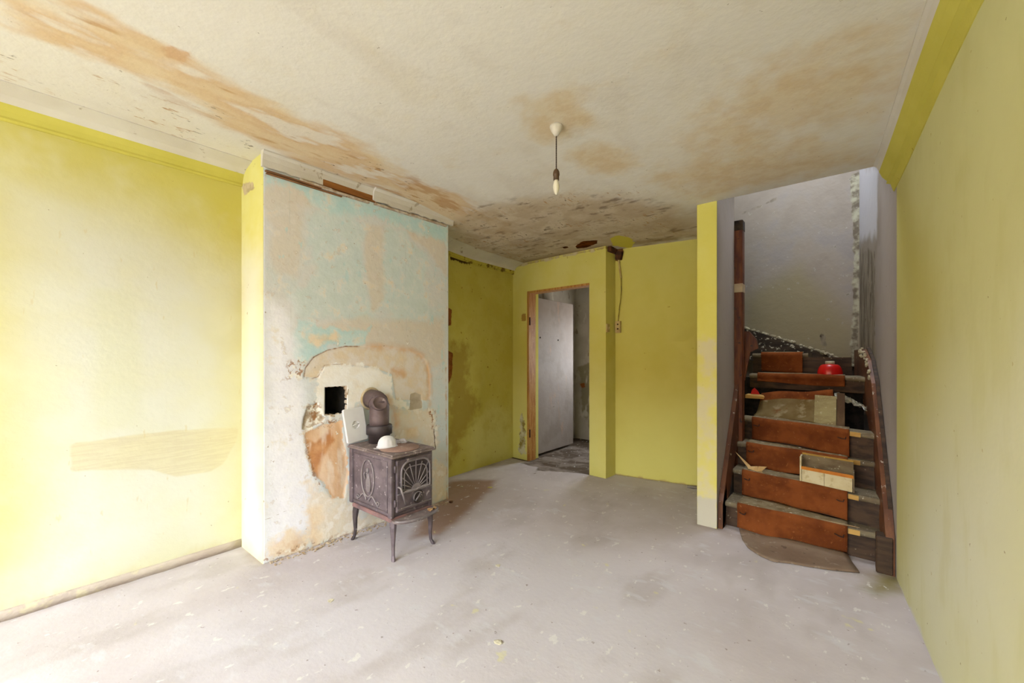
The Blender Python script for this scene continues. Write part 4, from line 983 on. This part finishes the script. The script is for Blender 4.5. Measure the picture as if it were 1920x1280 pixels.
# shallow wooden drawer standing on the second tread
ya = lambda x: ny(2, x) + .006
xa, xb = on_y(1503, 915, ny(2, -.2))[0], on_y(1598, 922, ny(2, 0))[0]
dz0 = zt_(2) + .009; dr = thing('drawer', 'shallow wooden drawer with cream two-panel front and orange edge on the second tread', 'drawer', ((xa + xb) / 2, ya((xa + xb) / 2), dz0))
def slab(x0, x1, o0, o1, za, zb_, mat, name, par, dzr=0.0):
    mb = MB(); mb.hexa([(x0, ya(x0) + o0, za), (x1, ya(x1) + o0, za), (x1, ya(x1) + o1, za), (x0, ya(x0) + o1, za), (x0, ya(x0) + o0, zb_), (x1, ya(x1) + o0, zb_), (x1, ya(x1) + o1, zb_), (x0, ya(x0) + o1, zb_)]); return mb.build(name, mat, par)
m_cream = layered('cream_marbled_panel', (226, 214, 176), (216, 200, 156), [dict(thr=.6, soft=.06, scale=20, col=(196, 176, 130), op=.7)], bscale=12, bump=.1, rough=.6)
m_or = simple('orange_edge', (214, 132, 30), (196, 112, 22), 10, .6); m_gw = simple('grey_drawer_wood', (136, 120, 92), (112, 94, 70), 7, .9, stretch=(.6, 4, 4), flecks=(200, 192, 160), fthr=.66, fscale=34)
xm = (xa + xb) / 2 - .01
slab(xa, xm - .001, 0, .010, dz0, dz0 + .085, m_cream, 'front_panel', dr); slab(xm + .001, xb, 0, .010, dz0, dz0 + .085, m_cream, 'front_panel', dr)
slab(xa - .004, xb + .006, -.003, .014, dz0 + .085, dz0 + .103, m_or, 'front_rail', dr)
slab(xa - .004, xb + .006, .085, .097, dz0, dz0 + .17, m_gw, 'back_panel', dr); slab(xa - .002, xb + .004, .012, .086, dz0 + .002, dz0 + .010, m_gw, 'drawer_bottom', dr)
slab(xa - .012, xa - .003, .0, .098, dz0, dz0 + .165, m_cream, 'side_panel', dr); slab(xb + .003, xb + .010, .0, .098, dz0, dz0 + .12, m_gw, 'side_panel', dr)
slab(xa - .004, xb + .006, .082, .099, dz0 + .17, dz0 + .178, simple('ochre_edge', (190, 150, 60), (170, 128, 50), 10, .7), 'back_rail', dr)

# ================================================================== THE STOVE
SX0, SX1, SY0, SY1, SZ0, SZ1 = -2.545, -2.088, 1.425, 1.715, 0.240, 0.598
sv = thing('wood_stove', 'small cast-iron wood stove with sunburst door and curved legs before the chimney', 'stove', ((SX0 + SX1) / 2, (SY0 + SY1) / 2, 0))
def iron(name, a, b_, fl=(186, 174, 176), ft=0.66, rough=.55): return simple(name, a, b_, 9, rough, .25, bump=.25, bscale=60, flecks=fl, fthr=ft, fscale=34, spec=.5)
m_cast = iron('dusty_cast_iron', (98, 86, 92), (124, 110, 116))
m_castd = iron('dark_cast_iron', (62, 53, 55), (80, 70, 72), ft=.70)
m_castl = iron('worn_grey_iron_edge', (150, 140, 142), (128, 118, 120))
m_top = iron('dusty_stove_top', (150, 134, 130), (124, 108, 106), (190, 176, 166), .62, .8)
mb = MB(); mb.box((SX0, SY0, SZ0), (SX1, SY1, SZ1), .012, seg=2); mb.build('firebox', m_cast, sv)
mb = MB(); mb.box((SX0 - .022, SY0 - .018, SZ1), (SX1 + .030, SY1 + .018, SZ1 + .012), .005); mb.box((SX0 - .015, SY0 - .012, SZ1 + .011), (SX1 + .022, SY1 + .012, SZ1 + .021), .004); ZT = SZ1 + .021
mb.build('top_plate', m_top, sv)
mb = MB(); mb.box((SX0 + .03, SY0 - .010, SZ0 - .022), (SX1 + .004, SY1 + .010, SZ0 + .004), .005); mb.build('base_plate', simple('rusty_base', (150, 112, 108), (112, 92, 94), 9, .8), sv)
# corner columns
for x in (SX1 - .012, SX0 + .01):
    for y in (SY0 + .004, SY1 - .004):
        mb = MB(); mb.box((x - .020, y - .014, SZ0), (x + .018, y + .014, SZ1), .008, seg=2); mb.build('corner_column', m_cast, sv)
# side relief: oval medallion with a standing figure and scrolls
cxm, czm = (SX0 + SX1) / 2 - .025, .435; yf = SY0
mp = thing_part = MB()
mp.tube([(cxm + .070 * math.cos(t), yf - .003, czm + .115 * math.sin(t)) for t in np.linspace(0, 2 * math.pi, 41)], .0055, 8, cap=False); med = mp.build('medallion_ring', m_castl, sv)
mb = MB(); mb.lathe([(0, .0), (.5, 0), (1, 0)], n=8) if False else None
b = bmesh.new(); bmesh.ops.create_uvsphere(b, u_segments=14, v_segments=10, radius=1)
for v in b.verts: v.co = Vector((cxm + .003 + v.co.x * (.024 - .008 * v.co.z), yf - .001 + v.co.y * .009, czm - .030 + v.co.z * .062))
mb.bm(b, smooth=True); b = bmesh.new(); bmesh.ops.create_uvsphere(b, u_segments=12, v_segments=8, radius=1)
for v in b.verts: v.co = Vector((cxm - .002 + v.co.x * .013, yf - .002 + v.co.y * .009, czm + .047 + v.co.z * .017))
mb.bm(b, smooth=True)
mb.tube([(cxm - .024, yf - .003, czm - .01), (cxm - .036, yf - .005, czm + .02), (cxm - .022, yf - .006, czm + .035)], .006, 8); mb.tube([(cxm + .022, yf - .003, czm + .0), (cxm + .030, yf - .004, czm - .04), (cxm + .026, yf - .003, czm - .08)], .007, 8)
mb.build('relief_figure', m_castl, sv)
def scroll(x, z, s_): return [(x + s_ * (.02 + .03 * k / 14) * math.cos(2.2 + s_ * 0 + k * .45) * (1 if s_ > 0 else 1), yf - .003, z + (.010 + .014 * k / 14) * math.sin(2.2 + k * .45)) for k in range(15)]
mb = MB()
for s_ in (-1, 1):
    pts = [(cxm + s_ * (.012 + .115 * t), yf - .003, SZ0 + .055 + .030 * math.sin(t * 5.2) * (1 - .3 * t) + .02 * t) for t in np.linspace(0, 1, 16)]; mb.tube(pts, [.006 - .002 * i / 15 for i in range(16)], 8)
    e = pts[-1]; mb.tube([(e[0] - s_ * .012 + .014 * math.cos(a_), yf - .003, e[2] + .014 * math.sin(a_)) for a_ in np.linspace(0, 5.2, 12)], .004, 8)
mb.build('relief_scroll', m_castl, sv)
mb = MB(); fr_ = [(SX0 + .035, SZ0 + .028), (SX1 - .045, SZ0 + .028), (SX1 - .045, SZ1 - .03), (SX0 + .035, SZ1 - .03), (SX0 + .035, SZ0 + .028)]
mb.tube([(x, yf - .001, z) for x, z in fr_], .004, 6); mb.build('side_panel_moulding', m_cast, sv)
# front: door with sunburst grille
xf = SX1 + .001; dy0, dy1, dz0_, dz1 = SY0 + .024, SY1 - .006, SZ0 + .030, SZ1 - .018
mb = MB(); mb.box((xf - .004, dy0, dz0_), (xf + .014, dy1, dz1), .005); door = mb.build('stove_door', m_cast, sv)
xd = xf + .014
ga, gb, gz0, gz1 = dy0 + .030, dy1 - .016, dz0_ + .115, dz1 - .016; gc = (ga + gb) / 2; R_ = .06
arch = [(ga, gz0)] + [(ga + R_ - R_ * math.cos(t), gz1 - R_ + R_ * math.sin(t)) for t in np.linspace(0, math.pi / 2, 9)] + [(gb - R_ + R_ * math.sin(t), gz1 - R_ + R_ * math.cos(t)) for t in np.linspace(0, math.pi / 2, 9)] + [(gb, gz0)]
mb = MB(); mb.prism([(xd - .001, y, z) for y, z in arch], (.002, 0, 0)); mb.build('grille_panel', m_castd, door)
mb = MB(); mb.tube([(xd + .004, y, z) for y, z in arch + [arch[0]]], .0065, 8); mb.build('grille_frame', m_castl, door)
inner = [(gc + (y - gc) * .80, gz0 + (z - gz0) * .80) for y, z in arch]
mb = MB(); mb.tube([(xd + .003, y, z) for y, z in inner], .0036, 8); mb.build('grille_arc', m_castl, door)
for k in range(11):
    a_ = math.pi * (k + .5) / 11; r1 = 0
    dyv, dzv = math.cos(a_), math.sin(a_); tmax = min((gb - gc - .004) / abs(dyv) if abs(dyv) > 1e-3 else 9, (gz1 - gz0 - .006) / dzv)
    if abs(dyv) * tmax > (gb - gc) - R_ and dzv * tmax > (gz1 - gz0) - R_: tmax *= .92
    mb = MB(); mb.tube([(xd + .003, gc + dyv * .03, gz0 + dzv * .03), (xd + .003, gc + dyv * tmax, gz0 + dzv * tmax)], .0034, 6); mb.build('grille_ray', m_castl, door)
mb = MB(); mb.prism([(xd, gc + .034 * math.cos(t), gz0 + .034 * math.sin(t)) for t in np.linspace(0, math.pi, 14)], (.009, 0, 0)); mb.build('sun_disc', m_castl, door)
mb = MB(); mb.box((xd - .002, dy0 + .004, gz0 - .012), (xd + .007, dy1 - .002, gz0 - .003), .003); mb.box((xd - .002, dy0 + .004, dz0_ + .016), (xd + .006, dy1 - .002, dz0_ + .024), .003); mb.build('door_moulding', m_castl, door)
RY = Matrix.Rotation(math.pi / 2, 3, 'Y'); kz = dz0_ + .062
mb = MB(); mb.lathe([(.042, 0), (.042, .006), (.038, .010), (.033, .010), (.031, .006), (0, .006)], (xd - .001, gc + .012, kz), 28, M=RY); kn = mb.build('air_valve', m_castd, door)
mb = MB(); mb.tube([(xd + .008, gc + .012 + .032 * math.cos(t), kz + .032 * math.sin(t)) for t in np.linspace(.5, 3.6, 14)], .004, 8); mb.tube([(xd + .008, gc - .008, kz - .020), (xd + .014, gc + .012, kz + .004), (xd + .010, gc + .030, kz + .024)], .005, 8); mb.build('valve_grip', m_castl, kn)
mb = MB(); mb.tube([(xd + .004, dy0 + .006, dz0_ + .155), (xd + .020, dy0 + .014, dz0_ + .150), (xd + .026, dy0 + .028, dz0_ + .10), (xd + .022, dy0 + .046, dz0_ + .045)], [.006, .007, .006, .004], 8); mb.build('door_handle', m_castl, door)
for z in (dz0_ + .06, dz1 - .05):
    mb = MB(); mb.tube([(xf + .008, dy0 - .008, z - .02), (xf + .008, dy0 - .008, z + .02)], .007, 8); mb.build('door_hinge', m_cast, door)
# ash lip
pts = [(SX1 - .02, SY0 - .005), (SX1 + .035, SY0 - .002)] + [(SX1 + .035 + .068 * math.sin(t), (SY0 + SY1) / 2 + .01 - (.150) * math.cos(t)) for t in np.linspace(.25, math.pi - .15, 16)] + [(SX1 + .03, SY1 + .018), (SX1 - .02, SY1 + .012)]
mb = MB(); mb.prism([(x, y, SZ0 - .020) for x, y in pts], (0, 0, .012)); al = mb.build('ash_lip', m_top, sv)
mb = MB(); mb.tube([(x, y, SZ0 - .008) for x, y in pts[1:-1]], .008, 8); mb.build('lip_rim', m_castl, al)
# four cabriole legs
for x, sxn in ((SX1 - .005, 1), (SX0 + .05, -1)):
    for y, syn in ((SY0 + .012, -1), (SY1 - .012, 1)):
        prof = [(.000, SZ0 - .012, .026), (.006, SZ0 - .05, .024), (.010, .14, .018), (.008, .07, .013), (.012, .03, .012), (.022, .010, .015), (.026, .0, .013)]
        mb = MB(); n = 8; vs = []
        for o_, z, r_ in prof:
            for k in range(n): a_ = 2 * math.pi * (k + .5) / n; vs.append((x + sxn * o_ + r_ * math.cos(a_), y + syn * o_ * .6 + r_ * .8 * math.sin(a_), z))
        fs = [(i * n + k, i * n + (k + 1) % n, (i + 1) * n + (k + 1) % n, (i + 1) * n + k) for i in range(len(prof) - 1) for k in range(n)] + [tuple(range(n)), tuple((len(prof) - 1) * n + k for k in range(n))]
        mb.add(vs, fs); mb.build('leg', m_cast if sxn > 0 else m_castd, sv)
# flue collar, elbow and its inspection cover
PXc, PYc = -2.462, 1.582
m_flue = iron('brown_enamel_flue', (118, 100, 100), (98, 80, 80), (170, 156, 150), .70, .6)
mb = MB(); mb.lathe([(.070, ZT - .002), (.070, ZT + .055), (.084, ZT + .058), (.084, ZT + .112), (.080, ZT + .118), (.060, ZT + .118)], (PXc, PYc, 0), 36); mb.build('flue_collar', m_castd, sv)
path = [(PXc, PYc, ZT + .10), (PXc, PYc, ZT + .16), (PXc, PYc, ZT + .205)]; zc0 = ZT + .205; Rb = .075
for t in np.linspace(.12, math.pi / 2, 10): path.append((PXc - Rb * (1 - math.cos(t)), PYc + .012 * t, zc0 + Rb * math.sin(t)))
path.append((XCH - .02, PYc + .030, zc0 + Rb))
mb = MB(); mb.tube(path, .064, 28); el = mb.build('flue_pipe', m_flue, sv)
mb = MB()
for i in (5, 8): p0 = Vector(path[i]); p1 = Vector(path[i + 1]); mb.tube([p0, p0 + (p1 - p0).normalized() * .008], .0665, 28)
mb.build('elbow_seam', m_flue, el)
nrm = Vector((.80, -.30, .48)).normalized(); Mq = nrm.to_track_quat('Z', 'Y').to_matrix(); pc_ = Vector((PXc - .015, PYc, zc0 + .028))
mb = MB(); mb.lathe([(.050, .030), (.050, .068), (.046, .073), (.041, .073), (.039, .068), (0, .071)], pc_, 28, M=Mq); cov = mb.build('inspection_cover', m_flue, el)
side = Mq @ Vector((0, 1, 0)); tp_ = pc_ + nrm * .062
mb = MB(); mb.box(tuple(tp_ + Vector((.0, -.0, -.050)) - Vector((.012, .010, .008))), tuple(tp_ + Vector((.0, .0, -.050)) + Vector((.012, .010, .008))), .004); mb.build('cover_latch', m_castl, cov)
m_cem = simple('flue_cement', (206, 190, 160), (184, 160, 120), 14, .95, bump=.6)
mb = MB(); mb.tube([(XCH + .004, PYc + .03 + .070 * math.cos(t), zc0 + Rb + .070 * math.sin(t)) for t in np.linspace(0, 2 * math.pi, 33)], .010, 8, cap=False); mb.build('trim_6', m_cem, kind='structure')

# ---- on the stove
mb = MB(); mb.lathe([(.122, 0), (.124, .002), (.122, .005), (0, .005)], (-2.205, 1.562, ZT), 44); tag(mb.build('hotplate_disc', iron('pinkish_dusty_disc', (176, 146, 132), (160, 128, 116), (196, 176, 166), .64, .85), origin=(-2.205, 1.562, ZT)), 'round dusty pink-brown cover disc lying on the stove top', 'disc')
mk = thing('dust_mask', 'white pleated cup dust mask lying dome-up on the stove top', 'mask', (-2.285, 1.525, ZT + .006)); MK = Vector(mk.location)
m_mask = simple('white_felt', (240, 238, 240), (230, 228, 232), 12, .95, bump=.3)
n = 48; prof = [(1.16, 0), (1.08, .004), (1.0, .010), (.96, .025), (.86, .042), (.66, .056), (.40, .064), (0, .067)]; vs = []; fs = []
for r_, z in prof:
    for k in range(n):
        a_ = 2 * math.pi * k / n; rr = r_ * (1 + (.022 * math.cos(12 * a_) if .3 < r_ < 1.02 else 0)); vs.append((MK.x + .052 * rr * math.cos(a_), MK.y + .060 * rr * math.sin(a_), MK.z + z))
fs = [(i * n + k, i * n + (k + 1) % n, (i + 1) * n + (k + 1) % n, (i + 1) * n + k) for i in range(len(prof) - 1) for k in range(n)] + [tuple(range(n))]
mb = MB(); mb.add(vs, fs, 0, True); mb.build('mask_cup', m_mask, mk)
mb = MB(); mb.tube([(MK.x + .05 * math.cos(t) * 1.2, MK.y - .02 + .075 * math.sin(t), MK.z + .003) for t in np.linspace(1.4, -1.6, 14)], .0018, 6); mb.build('elastic_strap', simple('strap', (226, 222, 226), None, 10, .8, bump=0), mk)
# crumpled clear bag beside the mask
mf = NB('clear_crumpled_film'); mf.b.inputs['Transmission Weight'].default_value = 0.3; mf.b.inputs['Alpha'].default_value = 0.8
mf = mf.fin(lin((226, 220, 232)), 0.25, 0, 0.6)
G = []; rnd = random.Random(5)
for i in range(13):
    f = i / 12; row = []
    for j in range(8):
        t = j / 7; wv = math.sin(math.pi * f) ** .5
        row.append((-2.335 + .055 * (t - .5) * 2 * wv + rnd.uniform(-.005, .005), 1.595 + .11 * f, ZT + .003 + .024 * math.sin(math.pi * t) * wv * (.6 + .4 * math.sin(9 * f)) + rnd.uniform(0, .006)))
    G.append(row)
mb = MB(); mb.sheet(G, .0012, smooth=False); tag(mb.build('plastic_bag', mf, origin=(-2.335, 1.65, ZT)), 'crumpled clear plastic bag behind the white mask on the stove', 'bag')
# white flue cover plate leaning against the chimney on the stove top
FCv = thing('flue_cover', 'white rounded plate with a round finger recess leaning beside the flue pipe', 'cover', (-2.555, 1.487, ZT + .002))
m_wplate = simple('white_plastic', (238, 236, 236), (230, 226, 228), 8, .5, bump=.05)
w_, h_, rr = .150, .225, .012
out = []
for (cx_, cz_, a0) in ((w_ / 2 - rr, h_ - rr, 0), (-w_ / 2 + rr, h_ - rr, math.pi / 2), (-w_ / 2 + rr, rr, math.pi), (w_ / 2 - rr, rr, 1.5 * math.pi)):
    for t in np.linspace(0, math.pi / 2, 5): out.append((cx_ + rr * math.cos(a0 + t), cz_ + rr * math.sin(a0 + t)))
roll, tilt = .06, .19
def plate(y, z, d):
    y2, z2 = y * math.cos(roll) + z * math.sin(roll), -y * math.sin(roll) + z * math.cos(roll)
    y2 -= .012
    return (FCv.location.x - z2 * math.sin(tilt) + d * math.cos(tilt), FCv.location.y - y2 * -1, FCv.location.z + z2 * math.cos(tilt) + d * math.sin(tilt) + .006)
roll = -.06
mb = MB(); n = len(out)
k1 = [plate(y, z, 0) for y, z in out]; k2 = [plate(y, z, .012) for y, z in out]; k3 = [plate(y * .95, h_ / 2 + (z - h_ / 2) * .965, .016) for y, z in out]
# front face with a circular recess
rc_ = [(.026 * math.cos(2 * math.pi * k / n), h_ * .50 + .026 * math.sin(2 * math.pi * k / n)) for k in range(n)]
st0 = min(range(n), key=lambda i: abs(math.atan2(out[0][1] - h_ * .5, out[0][0]) - 2 * math.pi * i / n)); rc_ = rc_[st0:] + rc_[:st0]
k4 = [plate(y, z, .016) for y, z in rc_]; k5 = [plate(y * .9, h_ * .5 + (z - h_ * .5) * .9, .005) for y, z in rc_]
mb.add(k1 + k2 + k3 + k4 + k5, [tuple(reversed(range(n)))] + [(r * n + i, r * n + (i + 1) % n, (r + 1) * n + (i + 1) % n, (r + 1) * n + i) for r in range(4) for i in range(n)] + [tuple(4 * n + i for i in range(n))]); mb.build('cover_plate', m_wplate, FCv)
mb = MB(); mb.tube([plate(-.023, h_ * .50 - .003, .013), plate(.023, h_ * .50 + .004, .013)], .0035, 8); mb.build('finger_bar', m_wplate, FCv)
# rusty lumps on the ash lip
m_rl = simple('rust_crumbs', (196, 160, 116), (156, 112, 70), 18, .95, bump=.6)
lump('rust_lump', (SX1 + .050, SY1 - .045, SZ0 - .007), .022, m_rl, 'crumbling tan lump lying on the far end of the stove ash lip', 'lump', None, .7, 21)
lump('rust_lump', (SX1 + .048, SY1 - .005, SZ0 - .007), .014, m_rl, 'smaller tan crumb beside the lump on the stove ash lip', 'lump', None, .7, 22)

# ================================================================== PENDANT LAMP
pc = ceil_pt(1043, 236); zcl = float(zc(pc[1])); PL = thing('pendant_lamp', 'bare candle bulb on a twisted cord hanging from a white ceiling rose', 'lamp', (pc[0], pc[1], zcl - .36))
dP = float(np.dot(FW, pc)); zpx = lambda v: HC + (HOR - v) * dP / FPX
zr = zpx(254)
m_rose = simple('white_bakelite', (226, 218, 204), (206, 196, 180), 16, .5, bump=.1)
mb = MB(); H_ = zcl - zr; mb.lathe([(.033, zcl + .002), (.034, zcl - .008), (.030, zcl - .014), (.027, zcl - .5 * H_), (.018, zcl - .8 * H_), (.012, zr), (.004, zr - .003), (0, zr - .003)], (pc[0], pc[1], 0), 28); mb.build('ceiling_rose', m_rose, PL)
zs0, zs1, zb1 = zpx(318), zpx(338), zpx(365)
mb = MB()
for ph in (0, math.pi): mb.tube([(pc[0] + .0018 * math.cos(60 * t * 1.0 + ph), pc[1] + .0018 * math.sin(60 * t + ph), zr + (zs0 - zr) * t) for t in np.linspace(0, 1, 60)], .0018, 6)
mb.build('cord', simple('brown_cord', (84, 64, 48), (60, 46, 36), 30, .9), PL)
hs = zs0 - zs1
mb = MB(); mb.lathe([(.004, zs0 + .004), (.010, zs0), (.0155, zs0 - .2 * hs), (.017, zs0 - .45 * hs), (.0165, zs0 - .55 * hs), (.0145, zs0 - .62 * hs), (.0145, zs1), (.012, zs1)], (pc[0], pc[1], 0), 24); mb.build('lamp_holder', simple('brown_bakelite', (74, 52, 34), (96, 70, 46), 20, .45), PL)
hb = zs1 - zb1
mb = MB(); mb.lathe([(.010, zs1 + .004), (.011, zs1 - .06 * hb), (.0125, zs1 - .12 * hb), (.0165, zs1 - .35 * hb), (.0165, zs1 - .5 * hb), (.0135, zs1 - .72 * hb), (.008, zs1 - .92 * hb), (.003, zb1), (0, zb1)], (pc[0], pc[1], 0), 24); mb.build('candle_bulb', simple('opal_glass', (240, 232, 208), (236, 226, 198), 10, .3, bump=0), PL)

# ================================================================== SMALL FITTINGS
m_bak = simple('ivory_bakelite', (206, 182, 120), (190, 160, 98), 18, .55)
# junction box with its cable on the back wall
c0 = bpt(1160, 613); JB = thing('junction_box', 'ivory junction box with loose cable hanging on the yellow back wall', 'junction box', tuple(c0 - np.array([0, 0, .06])))
def jb(dx, dz, out): p = c0 + BK.U * dx + BK.V * dz + BK.N * out; return tuple(p)
def wbox(dx0, dx1, dz0, dz1, o0, o1): return [jb(dx0, dz0, o1), jb(dx1, dz0, o1), jb(dx1, dz0, o0), jb(dx0, dz0, o0), jb(dx0, dz1, o1), jb(dx1, dz1, o1), jb(dx1, dz1, o0), jb(dx0, dz1, o0)]
mb = MB(); mb.hexa(wbox(-.026, .026, -.058, .058, 0, .036)); mb.build('box_body', m_bak, JB)
mb = MB(); mb.hexa(wbox(-.018, .020, -.050, .050, .036, .041)); mb.build('box_lid', m_bak, JB)
for dz in (-.02, .025):
    p = jb(.002, dz, .041); mb = MB(); mb.lathe([(.008, 0), (.008, .003), (0, .004)], p, 12, M=Vector(BK.N).to_track_quat('Z', 'Y').to_matrix()); mb.build('screw_cap', m_iron, JB)
top, mid, low = bpt(1163, 487, .02), bpt(1165, 521, .012), bpt(1164, 566, .018)
mb = MB(); mb.tube([tuple(bpt(1160, 478, .012)), tuple(bpt(1162, 500, .012)), tuple(mid)], .010, 8); mb.build('conduit', m_bak, JB)
mb = MB(); mb.tube([tuple(mid), tuple(bpt(1166, 545, .02)), tuple(low), tuple(bpt(1162, 575, .014)), jb(0, .05, .018)], .0045, 8); mb.build('cable', simple('yellowed_cable', (176, 156, 66), (120, 98, 50), 16, .7), JB)
# light switch on the return of the doorway wall
sy_ = 3.785; a_ = on_x(1139, 615, DW1[0] + .004); swx = float((DW0 + U * L)[0] + NB_[0] * .09); sp = on_x(1139, 615, swx)
SW = thing('light_switch', 'small cream light switch on the narrow end of the doorway wall', 'switch', (swx + .001, sp[0], sp[1] - .04))
mb = MB(); mb.box((swx - .004, sp[0] - .030, sp[1] - .042), (swx + .014, sp[0] + .030, sp[1] + .042), .004); mb.build('switch_plate', m_bak, SW)
mb = MB(); mb.box((swx + .013, sp[0] - .009, sp[1] - .014), (swx + .021, sp[0] + .009, sp[1] + .014), .003, Matrix.Rotation(.2, 3, 'Y')); mb.build('toggle', simple('cream_toggle', (226, 206, 156), None, 10, .5), SW)
# things on the floor
lump('stone', tuple(floor_pt(845, 942)), .022, simple('brown_stone', (120, 84, 54), (92, 64, 44), 14, .9), 'small brown stone on the floor at the far chimney corner', 'stone', None, .7, 31)
lump('plaster_lump', tuple(floor_pt(918, 914)), .026, simple('yellow_plaster_lump', (206, 190, 112), (176, 158, 96), 14, .9), 'yellowish plaster lump on the floor in the alcove', 'plaster', None, .25, 32)
lump('plaster_chip', tuple(floor_pt(866, 912)), .014, m_chip, 'pale plaster chip on the floor near the alcove wall', 'chip', None, .4, 33)
lump('plaster_chip', tuple(floor_pt(934, 1203)), .020, m_chip, 'white plaster chip on the open floor nearest the viewer', 'chip', None, .2, 34)
lump('plaster_chip', tuple(floor_pt(620, 1126)), .018, m_chip, 'white plaster chip on the floor in front of the chimney', 'chip', None, .2, 35)
lump('plaster_chip', tuple(floor_pt(934, 1060)), .016, m_chip, 'white plaster chip on the floor right of the stove', 'chip', None, .2, 36)
p = floor_pt(1300, 916); mb = MB()
mb.tube([(p[0] - .05, p[1] - .01, .014), (p[0] - .01, p[1], .014), (p[0] + .03, p[1] + .012, .014)], [.012, .014, .011], 10); tag(mb.build('pipe_stub', simple('grey_lead', (150, 140, 124), (120, 110, 96), 16, .8), origin=(p[0], p[1], 0)), 'short grey pipe stub on the floor behind the yellow partition end', 'pipe')
# plaster dust and crumbs fallen along the foot of the chimney
mb = MB(); rnd = random.Random(9)
for i in range(260):
    y = rnd.uniform(.95, 2.32); x = XCH + .012 + min(.06, abs(rnd.gauss(0, .03))); r_ = rnd.uniform(.0025, .009) * (1 if rnd.random() < .85 else 1.6)
    b = bmesh.new(); bmesh.ops.create_cube(b, size=1)
    for v in b.verts: v.co = Vector((x + v.co.x * r_ * rnd.uniform(.8, 1.6), y + v.co.y * r_ * rnd.uniform(.8, 1.6), r_ * .3 + v.co.z * r_ * .7))
    mb.bm(b)
o = mb.build('plaster_crumbs', simple('fallen_plaster', (206, 188, 160), (176, 150, 120), 20, .95)); o['kind'] = 'stuff'; tag(o, 'loose plaster crumbs scattered along the foot of the chimney', 'rubble')
